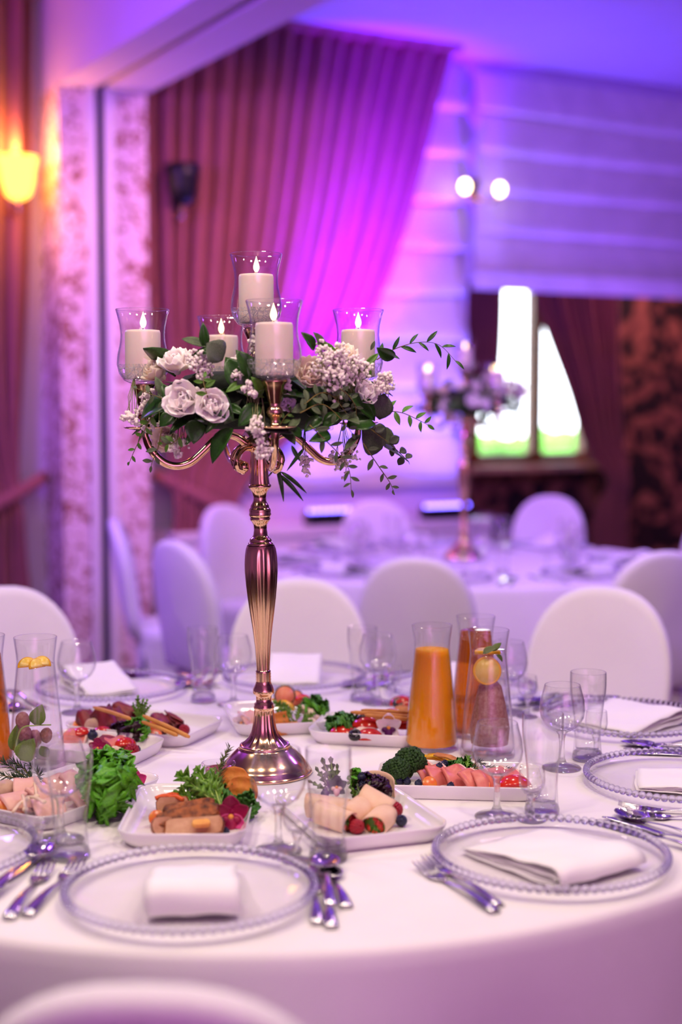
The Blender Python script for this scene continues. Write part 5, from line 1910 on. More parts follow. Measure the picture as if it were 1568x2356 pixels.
def cracker_mesh(name, r, seed, sq=False):
    def fn(u, v):
        if sq:
            x, y = (u - 0.5) * 2, (v - 0.5) * 2
        else:
            a = 2 * u - 1
            b = 2 * v - 1
            x = a * math.sqrt(1 - b * b / 2)
            y = b * math.sqrt(1 - a * a / 2)
        z = 0.05 * math.sin(9 * x + seed) + 0.05 * math.sin(8 * y) + 0.12 * x * x
        return Vector((x * r, y * r, z * r))
    return MB().add(sheet(14, 14, fn, 0.0035)).mesh(name, M['cracker'])


food('cracker', cracker_mesh('cracker', 0.027, 1), 'golden ridged cracker standing behind the curly parsley, upper one', 'cracker', 538, 1802, 0.034, 15, 66)
food('cracker', cracker_mesh('cracker', 0.026, 2), 'golden ridged cracker standing behind the curly parsley, lower one', 'cracker', 556, 1822, 0.030, -25, 70, 20)

# sauce jar behind platter 1
jp = at(503, 1806, TZ)
jr = spawn([('jar_glass', MB().add(lathe([(0.0, 0.0), (0.022, 0.0), (0.0245, 0.003), (0.0250, 0.020), (0.0262, 0.032), (0.0292, 0.0355), (0.0292, 0.0385), (0.0272, 0.0390), (0.0262, 0.0375), (0.0245, 0.032), (0.0232, 0.020), (0.0225, 0.005), (0.0, 0.004)], 36, caps=False)).mesh('jar_glass', M['glass']), None)], 'sauce_jar', 'small glass jar of red berry sauce beside the candelabra foot', 'jar', T(jp))
link('sauce', MB().add(lathe([(0.0, 0.0045), (0.022, 0.0055), (0.0228, 0.02), (0.0238, 0.030), (0.015, 0.0315), (0.0, 0.032)], 32, caps=False)).mesh('sauce', M['sauce']), jr)

# ============ platter 2: wraps


def wrap_mesh(r, l, seed, flatten=0.8):
    rr_ = random.Random(seed)
    out = MB()
    tort = []
    prof = []

    def skin(u, v):
        a = 2 * PI * (u * 1.12) + seed
        rad_ = r * (1 - 0.05 * u) * (1 + 0.05 * math.sin(3 * a + seed))
        y = (v - 0.5) * l * (1 + 0.10 * math.sin(a))
        return Vector((rad_ * math.cos(a), y, rad_ * math.sin(a) * flatten))
    out.add(sheet(34, 8, skin, 0.0018))
    t = out.mesh('tortilla', M['tortilla'])
    f = MB()
    for s in (-1, 1):
        f.add(lathe([(0.0, 0.0), (r * 0.5, 0.0008), (r * 0.88, -0.001), (r * 0.9, -0.010), (0.0, -0.012)], 20, caps=False), RX(R(-90 * s)) @ T(0, 0, l * 0.5 - 0.004) if False else T(0, s * (l * 0.5 - 0.005), 0) @ RX(R(-90 * s)) @ S(1, flatten, 1))
        for k in range(9):
            a, q = rr_.uniform(0, 6.28), r * 0.7 * math.sqrt(rr_.random())
            f.add(ball(r * 0.2, 6, 4, 0.3, rr_), T(q * math.cos(a), s * (l * 0.5 - 0.004), q * math.sin(a) * flatten))
    return t, f.mesh('filling', M['filling'])


def wrap(label, px, py, z, r, l, rz, rx, seed):
    t, f = wrap_mesh(r, l, seed)
    p = at(px, py, TZ + z)
    spawn([('tortilla', t, None), ('filling', f, None)], 'tortilla_wrap', label, 'wrap', T(p) @ RZ(R(rz)) @ RX(R(rx)), 'tortilla wraps')


wrap('tortilla wrap lying crosswise behind the tall glass, at the rear of the wrap row', 752, 1858, 0.024, 0.021, 0.062, 78, 5, 1)
wrap('tortilla wrap seen through the tall glass, its end towards the table edge', 770, 1880, 0.022, 0.020, 0.058, 55, 8, 2)
wrap('tortilla wrap with a folded seam in the middle of the wrap row', 815, 1868, 0.024, 0.020, 0.055, -30, 6, 3)
wrap('blunt pale tortilla wrap below the dark red lettuce', 863, 1850, 0.028, 0.022, 0.050, 70, 24, 4)
wrap('tortilla wrap turned to show its green and red cut filling', 872, 1888, 0.018, 0.0195, 0.050, -22, 4, 5)


def tort_shell(name, px, py):
    def fn(u, v):
        a = (u - 0.5) * 2.6
        return Vector((0.034 * math.sin(a), -0.02 * math.cos(a) + 0.012, v * 0.046 * (0.75 + 0.25 * math.cos(a))))
    return food(name, MB().add(sheet(16, 6, fn, 0.0016)).mesh(name, M['tortilla']), 'upright tortilla sheet curled behind the dark red lettuce', 'tortilla', px, py, 0.006, 160, -8)


tort_shell('tortilla_sheet', 868, 1838)
greens('dark_lettuce', 'dark red frilly lettuce on the platter of wraps', 'salad', [
    (DARK[0], 850, 1832, 0.018, 842, 1778, 0.0, 1.0, (0, -1, 0.5)), (DARK[1], 855, 1832, 0.018, 872, 1786, -0.005, 1.1, (0.2, -1, 0.5)), (DARK[0], 858, 1834, 0.018, 890, 1798, -0.01, 1.0, (0.4, -1, 0.4)),
    (DARK[1], 852, 1836, 0.018, 862, 1802, -0.025, 1.1, (0, -1, 0.7)), (DARK[0], 845, 1832, 0.018, 820, 1788, 0.0, 1.0, (-0.3, -1, 0.5)), (DARK[1], 856, 1838, 0.018, 888, 1816, -0.03, 1.0, (0.3, -1, 0.5))])
greens('green_lettuce', 'small bright green lettuce tuft above the wraps, beside the tall glass', 'salad', [
    (LET[0], 828, 1812, 0.03, 812, 1768, 0.0, 0.9, (-0.2, -1, 0.4)), (LET[1], 830, 1812, 0.03, 842, 1778, 0.0, 0.9, (0.2, -1, 0.5)), (LET[2], 826, 1814, 0.03, 806, 1790, -0.01, 0.9, (0, -1, 0.5))])
greens('sage_leaves', 'grey-green upright jagged herb leaves seen through the tall glass', 'herb', [
    (SAGE[0], 768, 1822, 0.02, 742, 1748, 0.0, 0.9, (0, -1, 0.3)), (SAGE[1], 768, 1822, 0.02, 762, 1745, 0.0, 0.9, (0.1, -1, 0.2)), (SAGE[0], 765, 1822, 0.02, 726, 1768, 0.0, 0.8, (-0.2, -1, 0.4)), (SAGE[1], 765, 1826, 0.02, 712, 1795, -0.005, 0.7, (-0.2, -1, 0.6)), (SAGE[0], 770, 1824, 0.02, 778, 1760, 0.005, 0.8, (0.2, -1, 0.4))])
greens('rosemary_leaves', 'green herb tuft between the dark lettuce and the wraps', 'herb', [
    (SAGE[1], 830, 1846, 0.02, 822, 1805, 0.0, 0.8, (0, -1, 0.4)), (SAGE[0], 830, 1846, 0.02, 850, 1802, -0.005, 0.7, (0.1, -1, 0.5)), (JAG[0], 826, 1850, 0.02, 812, 1818, -0.01, 0.8, (0, -1, 0.5)), (JAG[1], 828, 1850, 0.018, 842, 1826, -0.015, 0.7, (0, -1, 0.5))])
orchid('small dark violet pansy among the herbs seen through the tall glass', 774, 1812, 2.19, 0.020, M['pansy'], M['pansy'], M['orchid_pale'])
food('blueberry', BLUE, 'blueberry resting on the green lettuce tuft above the wraps', 'berry', 831, 1788, 0.052)
food('blueberry', BLUE, 'blueberry tucked in the dark red lettuce beside the herbs', 'berry', 832, 1806, 0.040, 40, 30)
food('blueberry', BLUE, 'blueberry beside the pansy, seen through the tall glass', 'berry', 747, 1826, 0.030)
food('blueberry', BLUE, 'big blueberry beside the cut-open wrap at the platter edge', 'berry', 923, 1888, 0.014, 0, 50, 0, 1.35)
food('raspberry', RASP, 'red raspberry resting on the end of the cut-open wrap', 'berry', 908, 1864, 0.020, 0, 60, 0, 1.15)
food('raspberry', RASP, 'red raspberry in front of the wraps near the tall glass', 'berry', 818, 1902, 0.014, 0, 70, 30, 1.05)

# ============ platter 3: ham


def broccoli(label, px, py, z, r, seed):
    rr_ = random.Random(seed)
    p = at(px, py, TZ + z)
    mb = MB()
    for i in range(150):
        th = math.acos(1 - 1.35 * (i + 0.5) / 150)
        a = i * 2.39996
        lump = 1 + 0.10 * math.sin(3 * a + seed) * math.sin(2.5 * th)
        q = Vector((math.sin(th) * math.cos(a), math.sin(th) * math.sin(a), math.cos(th) * 0.85)) * r * lump
        mb.add(ball(r * rr_.uniform(0.12, 0.19), 6, 5, 0.35, rr_), T(q))
    mb.add(ball(r * 0.93, 12, 8, sc=(1, 1, 0.85)))
    st_ = MB().add(tube([(0, 0, -r * 1.15), (0, 0, -r * 0.4)], [r * 0.30, r * 0.5], 10))
    for k in range(5):
        a = 2 * PI * k / 5
        st_.add(tube([(0, 0, -r * 0.8), (0.5 * r * math.cos(a), 0.5 * r * math.sin(a), -0.2 * r)], [r * 0.16, r * 0.22], 8))
    spawn([('crown', mb.mesh('crown', M['broc']), None), ('stalk', st_.mesh('stalk', M['brocstem']), None)], 'broccoli_floret', label, 'broccoli', T(p) @ RZ(seed) @ RX(R(14)), 'broccoli florets')


broccoli('big dark green broccoli floret before the orange juice carafe', 944, 1752, 0.036, 0.0245, 1)
broccoli('broccoli floret at the end of the ham platter above blueberries', 912, 1772, 0.028, 0.0215, 2)
broccoli('small lighter broccoli floret between the two big ones', 928, 1778, 0.018, 0.014, 3)
G3 = 'pink ham slices on the long platter'
hams = [(975, 1782, 'first pink ham slice of the row, next to the broccoli'), (1006, 1790, 'second pink ham slice of the row, above a tomato'), (1048, 1792, 'widest pink ham slice with a fat edge in mid-row'),
        (1086, 1800, 'fourth pink ham slice of the row, behind the goblet'), (1112, 1802, 'fifth pink ham slice of the row, beside an orange tomato'), (1150, 1796, 'sixth pink ham slice, seen through the goblet'), (1178, 1802, 'last pink ham slice of the row, by the cordial glass')]
for k, (px, py, lab) in enumerate(hams):
    food('ham_slice', curved_slice(0.040 + 0.006 * (k == 2), 0.056, 1.6, 0.006, k * 1.3, M['ham'], M['hamfat']), lab, 'ham', px, py, 0.014, 38 + frng.uniform(-8, 8), 52, 0, group=G3)
for px, py, lab in ((1010, 1764, 'blueberry on top of the ham row, near the yellow pepper'), (1022, 1758, 'blueberry behind the second ham slice'), (919, 1797, 'outer blueberry below the broccoli'), (936, 1798, 'inner blueberry below the broccoli'), (962, 1803, 'blueberry at the foot of the first ham slice'), (1036, 1809, 'blueberry at the foot of the widest ham slice')):
    food('blueberry', BLUE, lab, 'berry', px, py, 0.012 if py > 1790 else 0.03, 30, 25, group='blueberries on the ham platter')
food('pepper_strip', MB().add(strip([(-0.03, 0), (-0.015, 0.006), (0.0, 0.009), (0.02, 0.006), (0.034, 0)], 0.020, 0.004, 4)).mesh('pepper_strip', M['pepper']), 'yellow pepper strip behind the broccoli before the orange juice', 'pepper', 1000, 1752, 0.018, 80, 10)
food('pepper_strip', MB().add(strip([(-0.028, 0), (-0.01, 0.006), (0.015, 0.007), (0.03, 0)], 0.018, 0.004, 4)).mesh('pepper_strip', M['pepper']), 'yellow pepper strip lying under the brown cracker', 'pepper', 1018, 1750, 0.022, 70, 15)
food('cracker', MB().add(strip([(-0.026, 0), (0, 0.004), (0.026, 0)], 0.018, 0.003, 4)).mesh('cracker', M['chicken']), 'brown cracker strip lying before the orange juice carafe', 'cracker', 1032, 1744, 0.032, 65, 12)
for px, py, lab, rz in ((988, 1802, 'halved tomato at the foot of the second ham slice', 10), (1110, 1808, 'orange-cut tomato half before the fifth ham slice', -20)):
    food('tomato_half', TOMH, lab, 'tomato', px, py, 0.012, rz, 55, 0, 1.0)
food('tomato_wedge', TOMW, 'red tomato wedge at the end of the ham platter by the cordial glass', 'tomato', 1183, 1814, 0.010, 5, 20)
greens('parsley', 'dark green parsley behind the ham slices', 'herb', [
    (KALE[0], 1048, 1772, 0.015, 1030, 1752, 0.0, 1.0, (0, -1, 0.6)), (KALE[1], 1050, 1772, 0.015, 1058, 1744, 0.0, 1.0, (0, -1, 0.5)), (KALE[0], 1055, 1774, 0.015, 1080, 1748, 0.01, 1.0, (0.2, -1, 0.5)), (KALE[1], 1046, 1776, 0.015, 1052, 1756, -0.02, 0.9, (0, -1, 0.6)), (JAG[0], 1072, 1772, 0.02, 1078, 1732, 0.03, 0.7, (0, -1, 0.3))])
needles('thyme_sprig', 'dark thyme sprig lying along the ham slices behind the goblet', 'herb', [[(1080, 1772, 2.40), (1110, 1764, 2.40), (1145, 1766, 2.39), (1180, 1768, 2.38)], [(1085, 1778, 2.39), (1120, 1772, 2.38), (1165, 1775, 2.38)], [(1082, 1768, 2.41), (1098, 1752, 2.42), (1112, 1758, 2.41)]], 40, 0.010, M['thyme'], seed=9)

# ============ platter 4: salad behind the candelabra
greens('leaf_lettuce', 'bright green lettuce standing up at the corner of the salad platter', 'salad', [
    (KALE[0], 715, 1640, 0.02, 700, 1606, 0.0, 1.0, (0, -1, 0.5)), (KALE[1], 720, 1640, 0.02, 726, 1598, 0.0, 1.0, (0, -1, 0.4)), (KALE[0], 725, 1642, 0.02, 752, 1612, 0.0, 1.0, (0.3, -1, 0.4)), (LET[0], 722, 1645, 0.02, 744, 1630, -0.02, 1.0, (0.2, -1, 0.5)), (LET[1], 715, 1645, 0.02, 708, 1622, -0.03, 1.0, (0, -1, 0.6))])
greens('rocket_leaves', 'heap of green rocket leaves in the middle of the salad platter', 'salad', [
    (JAG[0], 680, 1662, 0.012, 632, 1612, 0.0, 0.9, (0, -1, 0.6)), (JAG[1], 675, 1662, 0.012, 655, 1618, 0.0, 0.9, (0, -1, 0.6)), (JAG[0], 680, 1665, 0.012, 690, 1620, 0.01, 0.9, (0, -1, 0.5)), (JAG[1], 685, 1668, 0.012, 722, 1640, 0.0, 0.9, (0.2, -1, 0.6)), (JAG[0], 678, 1668, 0.012, 650, 1650, -0.03, 0.9, (0, -1, 0.7)), (JAG[1], 684, 1670, 0.012, 705, 1655, -0.03, 0.9, (0.1, -1, 0.7)), (JAG[0], 672, 1662, 0.012, 640, 1636, -0.01, 0.9, (-0.2, -1, 0.6))])
mbf = MB().add(lathe([(0.0, 0.0), (0.020, 0.0), (0.0225, 0.002), (0.0225, 0.006), (0.0205, 0.0065), (0.0, 0.007)], 24, caps=False))
vs, fs = lathe([(0.0, 0.0), (0.0195, 0.0), (0.0195, 0.0072), (0.0, 0.0078)], 24, caps=False)
fig = MB().add(lathe([(0.0, 0.0), (0.020, 0.0), (0.0225, 0.002), (0.0225, 0.006), (0.0198, 0.0065)], 24, caps=False), None, 0).add((vs, fs), None, 1).mesh('melon_slice', [M['figskin'], M['fig']])
food('melon_slice', fig, 'round pink-orange fruit slice with dark rind on top of the salad', 'fruit', 655, 1602, 0.045, 0, 66, 0, 1.0)
food('melon_slice', fig, 'fruit slice leaning behind the dark-rinded one on the salad', 'fruit', 680, 1608, 0.040, -30, 60, 20, 0.8)
food('pepper_strip', MB().add(strip([(-0.02, 0), (-0.006, 0.006), (0.008, 0.006), (0.02, 0)], 0.014, 0.004, 4)).mesh('pepper_strip', M['pepper']), 'yellow pepper strip on the salad below the fruit slice', 'pepper', 660, 1622, 0.035, 70, 25)
food('pepper_strip', MB().add(strip([(-0.012, 0), (0, 0.005), (0.012, 0)], 0.012, 0.004, 4)).mesh('pepper_strip', M['pepper']), 'short yellow pepper strip beside the candelabra stem on the salad', 'pepper', 628, 1612, 0.034, 90, 20)
food('tomato_wedge', TOMW, 'small red tomato wedge next to the upright lettuce on the salad', 'tomato', 696, 1612, 0.040, 30, 20, 0, 0.6)
food('cracker', cracker_mesh('cracker', 0.023, 4, True), 'square orange cracker leaning on the salad beside the candelabra foot', 'cracker', 640, 1666, 0.022, 35, 62)
food('bread_piece', meat_slice(0.034, 0.02, 0.010, 91, 'chicken', 'roast'), 'brown bread piece at the foot of the rocket heap', 'bread', 668, 1676, 0.010, 0, 20)
food('blueberry', BLUE, 'blueberry at the edge of the salad platter under the rocket', 'berry', 688, 1674, 0.012, 0, 0, 0, 1.25)
for px, py, z in ((712, 1640, 0.03), (722, 1652, 0.022), (716, 1662, 0.018), (700, 1632, 0.036), (606, 1645, 0.015)):
    food('chicken_piece', MB().add(ball(0.011, 9, 6, 0.22, frng, (1.3, 1, 0.8))).mesh('chicken_piece', M['feta']), 'pale chicken morsel among the rocket on the salad platter', 'chicken', px, py, z, frng.uniform(0, 180), group='chicken morsels on the salad platter')
food('ham_slice', curved_slice(0.04, 0.05, 1.2, 0.004, 2.2, M['turkey']), 'pale ham slice lying beside the candelabra stem on the salad platter', 'ham', 574, 1652, 0.012, 30, 25)
orchid('white orchid with one purple lip lying at the bare end of the salad platter', 555, 1664, 2.83, 0.022, M['orchid_white'], M['orchid_white'], M['orchid_purple'])

# ============ platter 5: tomatoes and olives
greens('parsley', 'curly green parsley at the end of the tomato and olive platter', 'herb', [
    (KALE[0], 780, 1682, 0.012, 752, 1650, 0.0, 1.0, (0, -1, 0.5)), (KALE[1], 785, 1682, 0.012, 780, 1638, 0.0, 1.0, (0, -1, 0.4)), (KALE[0], 790, 1680, 0.012, 806, 1645, 0.0, 1.0, (0.2, -1, 0.5)), (KALE[1], 776, 1688, 0.012, 756, 1672, -0.02, 1.0, (-0.3, -1, 0.6)), (KALE[0], 790, 1676, 0.012, 822, 1646, 0.01, 0.9, (0.2, -1, 0.5)), (KALE[1], 785, 1688, 0.012, 782, 1662, -0.03, 1.0, (0, -1, 0.6))])
for px, py, z, lab, rx, rz in ((833, 1659, 0.036, 'black olive ring upright on top of the tomato platter', 78, 0), (794, 1674, 0.024, 'black olive ring lying against the parsley', 40, 30), (816, 1691, 0.022, 'black olive ring on the white cheese near the platter edge', 30, 0), (842, 1648, 0.038, 'black olive ring under the breadsticks', 50, 60), (938, 1616, 0.020, 'black olive ring beside the orange carafe behind the breadsticks', 50, 0), (916, 1618, 0.020, 'black olive ring behind the breadsticks', 40, 0)):
    food('olive_ring', OLIVE, lab, 'olive', px, py, z, rz, rx, 0, 1.15, 'olive rings on the tomato platter')
for px, py, z, lab, rz in ((788, 1694, 0.012, 'red tomato wedge at the parsley end of the platter', 10), (842, 1674, 0.024, 'red tomato wedge under the crumbed fillet', -10), (848, 1702, 0.010, 'long red tomato wedge along the platter edge', 5), (912, 1664, 0.030, 'red tomato wedge behind the white orchid', 30), (925, 1676, 0.018, 'dark red tomato wedge beside the orange carafe', -30), (900, 1656, 0.034, 'pale-cut tomato wedge below the breadsticks', 0), (925, 1624, 0.012, 'red tomato wedge behind the breadsticks by the carafe', 0)):
    food('tomato_wedge', TOMW, lab, 'tomato', px, py, z, rz, 35, 0, 0.95, 'tomato wedges on the olive platter')
for px, py, z, lab, m_, sc in ((838, 1688, 0.018, 'crumbed white cheese slice in the middle of the tomato platter', 'feta', 1.2), (812, 1697, 0.012, 'crumbed white cheese slice near the platter corner', 'feta', 0.9), (866, 1660, 0.034, 'golden crumbed fillet below the breadsticks', 'chicken', 1.15), (925, 1634, 0.012, 'golden crumbed fillet behind the breadsticks', 'chicken', 0.9)):
    food('fillet', MB().add(ball(0.019, 14, 9, 0.10, frng, (1.2, 0.9, 0.5))).mesh('fillet', M[m_]), lab, 'cheese' if m_ == 'feta' else 'fillet', px, py, z, frng.uniform(-30, 30), 15, 0, sc)
orchid('white orchid with purple lip on the tomato and olive platter', 893, 1676, 2.68, 0.030, M['orchid_white'], M['orchid_white'], M['orchid_purple'])


def stick(label, px0, py0, Y0, px1, py1, Y1, rad, grp):
    a, b = atY(px0, py0, Y0), atY(px1, py1, Y1)
    me = MB().add(tube([a, a.lerp(b, 0.08), a.lerp(b, 0.5) + Vector((0, 0, 0.001)), a.lerp(b, 0.93), b], [rad * 0.45, rad * 0.9, rad, rad, rad * 0.6], 10)).mesh('breadstick', M['breadstick'])
    me.transform(T(-a))
    single('breadstick', me, label, 'breadstick', T(a), grp)


stick('breadstick lying uppermost across the tomato platter towards the orange juice', 830, 1634, 2.71, 962, 1642, 2.70, 0.0042, 'breadsticks on the tomato platter')
stick('breadstick whose thin tip points away from the orange juice', 806, 1638, 2.69, 950, 1650, 2.69, 0.0042, 'breadsticks on the tomato platter')
stick('breadstick lying lowest across the tomato platter', 838, 1645, 2.68, 955, 1657, 2.68, 0.0042, 'breadsticks on the tomato platter')

# ============ platter 6: beef rolls


def beef_roll(label, px, py, z, r, l, rz, rx, seed):
    def fn(u, v):
        a = 2 * PI * 1.5 * u + seed
        q = r * (0.45 + 0.55 * u) * (1 + 0.08 * math.sin(4 * a + 6 * v))
        return Vector((q * math.cos(a), (v - 0.5) * l + 0.004 * math.sin(3 * a), q * math.sin(a)))
    food('beef_roll', MB().add(sheet(40, 7, fn, 0.0024)).mesh('beef_roll', M['beef']), label, 'meat', px, py, z, rz, rx, group='rolled beef slices')


beef_roll('large brown-red beef roll standing in the middle of the beef platter', 242, 1655, 0.030, 0.022, 0.045, 60, 60, 1)
beef_roll('pinkish beef roll at the rear end of the beef platter', 205, 1662, 0.022, 0.019, 0.045, 40, 30, 2)
beef_roll('dark-edged beef roll behind the red lettuce', 288, 1638, 0.026, 0.018, 0.045, 70, 20, 3)
beef_roll('pink beef roll beside the green microgreens', 268, 1656, 0.024, 0.016, 0.040, 50, 50, 6)
beef_roll('beef roll under the two breadsticks near the tomatoes', 372, 1666, 0.022, 0.020, 0.045, 30, 15, 4)
beef_roll('dark beef roll at the raspberry end of the platter', 394, 1666, 0.020, 0.017, 0.04, 60, 20, 5)
food('mushroom_half', MB().add(ball(0.019, 16, 10, 0.04, frng, (1, 0.6, 1))).mesh('mushroom_half', M['mushroom']), 'pale cut mushroom with dark rim before the pinkish beef roll', 'mushroom', 216, 1672, 0.018, 0, 20)
food('tomato_half', TOMH, 'orange tomato half at the rear end of the beef platter', 'tomato', 184, 1668, 0.016, 20, 40, 0, 1.1)
food('tomato_half', TOMH, 'halved tomato below the breadsticks, cut side up', 'tomato', 355, 1690, 0.016, 0, 30, 0, 1.15)
food('tomato_half', TOMH, 'dark red tomato half under the breadstick on the beef platter', 'tomato', 350, 1676, 0.022, 60, 80, 0, 1.15)
food('raspberry', RASP, 'raspberry alone at the end of the beef platter', 'berry', 424, 1680, 0.014, 0, 60)
greens('red_lettuce', 'dark red lettuce along the edge of the beef platter', 'salad', [
    (DARK[0], 290, 1690, 0.012, 258, 1668, -0.01, 1.0, (0, -1, 0.6)), (DARK[1], 295, 1692, 0.012, 282, 1662, 0.0, 1.1, (0, -1, 0.5)), (DARK[0], 300, 1694, 0.012, 306, 1652, 0.0, 1.0, (0, -1, 0.4)), (DARK[1], 296, 1696, 0.012, 272, 1686, -0.02, 1.0, (0, -1, 0.7)), (DARK[0], 304, 1698, 0.012, 310, 1672, -0.03, 1.0, (0, -1, 0.5))])
greens('green_lettuce', 'light green lettuce in the middle of the beef platter', 'salad', [
    (LET[0], 318, 1694, 0.014, 292, 1656, 0.0, 1.0, (0, -1, 0.5)), (LET[1], 322, 1694, 0.014, 320, 1648, 0.0, 1.0, (0, -1, 0.4)), (LET[2], 325, 1694, 0.014, 338, 1664, -0.01, 0.9, (0.2, -1, 0.5)), (LET[0], 325, 1700, 0.012, 332, 1682, -0.03, 0.9, (0.1, -1, 0.6))])
greens('microgreens', 'feathery green microgreens standing tall on the beef platter', 'herb', [
    (JAG[0], 318, 1655, 0.04, 316, 1602, 0.0, 0.6, (0, -1, 0.3)), (JAG[1], 318, 1655, 0.04, 338, 1612, 0.0, 0.6, (0.2, -1, 0.3)), (JAG[0], 318, 1655, 0.04, 304, 1618, 0.0, 0.6, (-0.2, -1, 0.3)), (JAG[1], 320, 1655, 0.04, 344, 1624, 0.0, 0.6, (0.2, -1, 0.5)), (JAG[0], 320, 1656, 0.04, 326, 1616, -0.02, 0.6, (0, -1, 0.4))])
stick('breadstick leaning over the large beef roll', 215, 1627, 2.72, 300, 1654, 2.60, 0.0040, 'breadsticks on the beef platter')
stick('longer breadstick slanting down towards the raspberry', 328, 1646, 2.63, 436, 1696, 2.60, 0.0042, 'breadsticks on the beef platter')
stick('shorter breadstick crossing under the longer one by the tomatoes', 326, 1660, 2.63, 408, 1692, 2.60, 0.0040, 'breadsticks on the beef platter')
for k in range(9):
    food('nut_flake', MB().add(ball(0.0045, 7, 5, 0.2, frng, (1.3, 0.8, 0.5))).mesh('nut_flake', M['feta']), 'pale nut flake strewn over the lettuce on the beef platter', 'nut', 285 + 12 * k + frng.uniform(-6, 6), 1684 + frng.uniform(-20, 12), 0.022, frng.uniform(0, 180), 20, group='nut flakes on the beef platter')

# ============ platter 7: red fruit
food('strawberry_slice', curved_slice(0.045, 0.05, 1.7, 0.006, 1.0, M['beef'], M['hamfat']), 'folded red and white slice beside the blueberry on the fruit platter', 'meat', 246, 1712, 0.016, 70, 30)
food('ham_slice', curved_slice(0.045, 0.045, 1.4, 0.005, 2.0, M['ham'], M['hamfat']), 'thin pink slice behind the folded one on the fruit platter', 'ham', 268, 1716, 0.014, 30, 40)
food('ham_slice', curved_slice(0.045, 0.045, 1.4, 0.005, 5.0, M['ham'], M['hamfat']), 'thin pink slice next to the lemon water carafe on the fruit platter', 'ham', 172, 1694, 0.014, 0, 35)
food('blueberry', BLUE, 'big blueberry at the rear of the fruit platter', 'berry', 213, 1692, 0.018, 0, 0, 0, 1.5)
food('blueberry', BLUE, 'blueberry at the far corner of the fruit platter, beside the raspberry', 'berry', 316, 1724, 0.012, 0, 0, 0, 0.9)
food('raspberry', RASP, 'raspberry at the corner of the fruit platter', 'berry', 303, 1727, 0.013, 0, 70, 20, 1.2)
for px, py, lab in ((188, 1692, 'red tomato wedge nearest the lemon water carafe on the fruit platter'), (235, 1690, 'red tomato wedge behind the big blueberry'), (288, 1716, 'red tomato wedge before the raspberry on the fruit platter')):
    food('tomato_wedge', TOMW, lab, 'tomato', px, py, 0.014, 20, 30, 0, 0.7)
for k in range(8):
    food('cheese_crumb', MB().add(ball(0.007, 7, 5, 0.25, frng, (1.3, 0.9, 0.7))).mesh('cheese_crumb', M['feta']), 'white cheese crumb strewn on the fruit platter', 'cheese', 195 + 13 * k + frng.uniform(-5, 5), 1700 + 3 * k + frng.uniform(-9, 9), 0.012, frng.uniform(0, 180), 20, group='cheese crumbs on the fruit platter')
orchid('deep red pansy lying before the folded slice on the fruit platter', 226, 1722, 2.53, 0.020, M['orchid_deep'], M['orchid'], M['orchid_deep'])
greens('cress', 'small green cress tuft below the raspberry on the fruit platter', 'herb', [
    (LET[0], 285, 1740, 0.012, 276, 1722, 0.0, 0.9, (0, -1, 0.5)), (LET[1], 288, 1740, 0.012, 296, 1732, -0.01, 0.9, (0, -1, 0.6)), (KALE[0], 284, 1742, 0.012, 272, 1734, -0.01, 0.9, (0, -1, 0.6))])

# ============ platter 8: poached ham and big lettuce
lx = []
for (bx, by, tx, ty, dy, w, nrm) in ((248, 1825, 228, 1722, 0.02, 1.0, (-0.2, -1, 0.4)), (250, 1825, 262, 1725, 0.02, 1.0, (0.1, -1, 0.4)), (252, 1822, 296, 1752, 0.02, 1.0, (0.3, -1, 0.4)), (250, 1828, 298, 1782, 0.0, 0.95, (0.4, -1, 0.4)), (246, 1832, 224, 1760, -0.01, 1.0, (-0.2, -1, 0.5)),
                                     (250, 1832, 262, 1762, -0.02, 1.0, (0.1, -1, 0.5)), (246, 1838, 225, 1800, -0.03, 1.0, (-0.2, -1, 0.5)), (250, 1838, 280, 1802, -0.03, 0.95, (0.3, -1, 0.5)), (248, 1842, 250, 1805, -0.05, 1.0, (0, -1, 0.6)), (252, 1820, 285, 1735, 0.03, 0.9, (0.3, -1, 0.2)), (240, 1845, 232, 1832, -0.04, 0.9, (0, -1, 0.7))):
    lx.append((LET[len(lx) % 3], bx, by, 0.030, tx, ty, dy, w, nrm))
lr = random.Random(8)
for i in range(22):
    tx_, ty_ = 258 + lr.uniform(-36, 34), 1782 + lr.uniform(-42, 40)
    lx.append((LET[i % 3], tx_ * 0.45 + 250 * 0.55, ty_ * 0.4 + 1825 * 0.6, 0.034, tx_, ty_ - 8, lr.uniform(-0.05, 0.01) - (ty_ - 1760) * 0.0004, 1.25, (lr.uniform(-0.6, 0.6), -1, lr.uniform(0, 0.9))))
greens('curly_lettuce', 'big bright green curly lettuce on the poached ham platter', 'salad', lx)
orchid('magenta orchid lying at the corner of the platter beside the big curly lettuce', 306, 1804, 2.335, 0.030, M['orchid'], M['orchid'], M['orchid_deep'])
needles('rosemary_bunch', 'dark green bushy rosemary bunch before the amber juice at the picture edge', 'herb', [
    [(75, 1800, 2.30), (40, 1775, 2.32), (5, 1752, 2.33)], [(72, 1802, 2.30), (35, 1790, 2.31), (-10, 1782, 2.32)], [(75, 1795, 2.31), (55, 1770, 2.33), (30, 1750, 2.34)], [(70, 1805, 2.29), (45, 1810, 2.28), (20, 1815, 2.27)], [(72, 1798, 2.30), (90, 1785, 2.32), (68, 1760, 2.33)]], 44, 0.020, M['thyme'], seed=12)
G8 = 'poached ham slices on the platter with the curly lettuce'
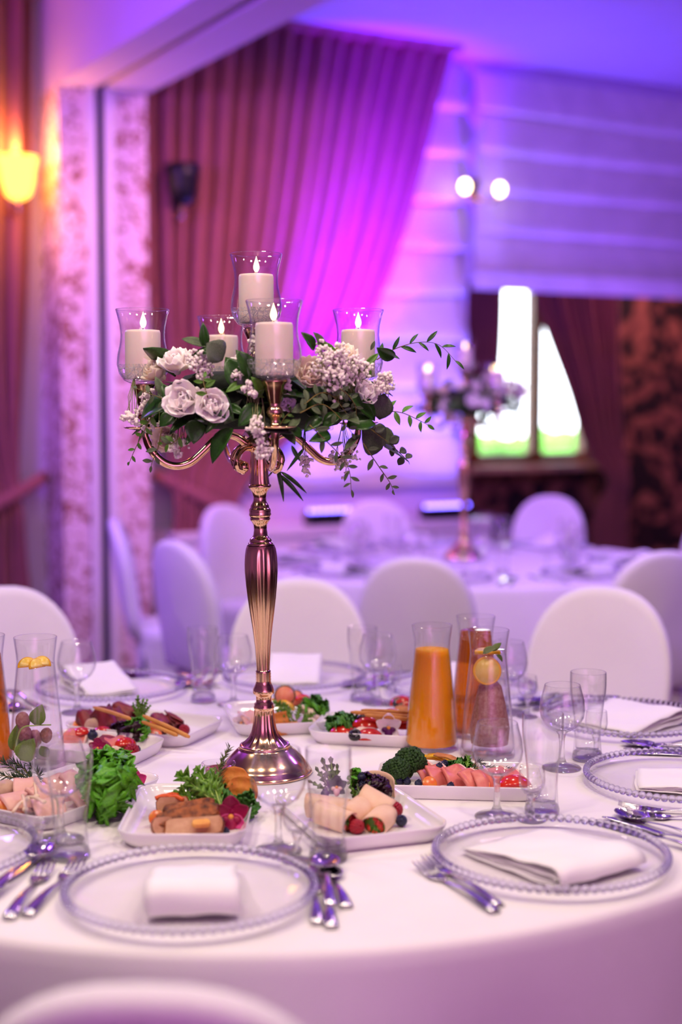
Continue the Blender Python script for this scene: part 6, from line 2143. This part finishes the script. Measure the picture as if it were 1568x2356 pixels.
for k, (px, py, z, rz, rx, w, lab) in enumerate(((42, 1850, 0.014, 40, 32, 0.055, 'pale poached ham slice lying foremost near the platter edge'), (62, 1822, 0.022, 20, 45, 0.045, 'pale ham slice leaning behind the mushroom sticks'), (98, 1836, 0.020, 60, 40, 0.045, 'pale ham slice behind the tiny cordial glass'),
                                                 (140, 1815, 0.022, 50, 50, 0.05, 'pale ham slice seen through the goblet bowl'), (172, 1806, 0.026, 70, 55, 0.045, 'rounded pale ham slice seen high in the goblet bowl'), (178, 1838, 0.016, 80, 40, 0.05, 'pale ham slice seen through the tall glass next to the lettuce'), (206, 1842, 0.014, 60, 30, 0.045, 'pale ham slice tucked under the curly lettuce'), (110, 1862, 0.012, 30, 25, 0.05, 'pale ham slice lying low in the middle of the platter edge'))):
    food('ham_slice', curved_slice(w, 0.06, 1.6, 0.007, k * 1.1, M['turkey']), lab, 'ham', px, py, z, rz, rx, group=G8)
for k, (x0, y0, x1, y1, lab) in enumerate(((30, 1868, 62, 1838, 'pale thin mushroom stick slanting on the foremost ham slice'), (52, 1830, 58, 1862, 'pale mushroom stick standing with its cap up'), (62, 1834, 100, 1845, 'pale mushroom stick pointing at the cordial glass'), (78, 1796, 84, 1832, 'pale upright mushroom stick below the rosemary'), (188, 1802, 232, 1806, 'pale mushroom stick poking out beside the curly lettuce'))):
    a, b = at(x0, y0, TZ + 0.032), at(x1, y1, TZ + 0.034)
    me = MB().add(tube(spline([a, a.lerp(b, 0.5) + Vector((0, 0, 0.003)), b], 4), 0.0026, 7)).add(ball(0.005, 9, 6, sc=(1, 1, 0.7)), T(b)).mesh('mushroom_stick', M['enoki'])
    me.transform(T(-a))
    single('mushroom_stick', me, lab, 'mushroom', T(a), 'mushroom sticks on the ham')
food('mushroom', MB().add(lathe([(0.0, -0.014), (0.006, -0.014), (0.0065, -0.002), (0.016, -0.001), (0.018, 0.004), (0.013, 0.012), (0.0, 0.015)], 20, caps=False)).mesh('mushroom', M['mushroom']), 'brown button mushroom under the rosemary at the picture edge', 'mushroom', 14, 1818, 0.022, 0, 30)
food('tomato_half', TOMH, 'orange tomato half at the picture edge before the button mushroom', 'tomato', 2, 1850, 0.016, 0, 50, 0, 1.3)
food('bread_piece', meat_slice(0.05, 0.014, 0.008, 99, 'roast', 'roast'), 'dark browned strip lying under the foremost pale ham slice', 'bread', 42, 1876, 0.008, 20, 15)
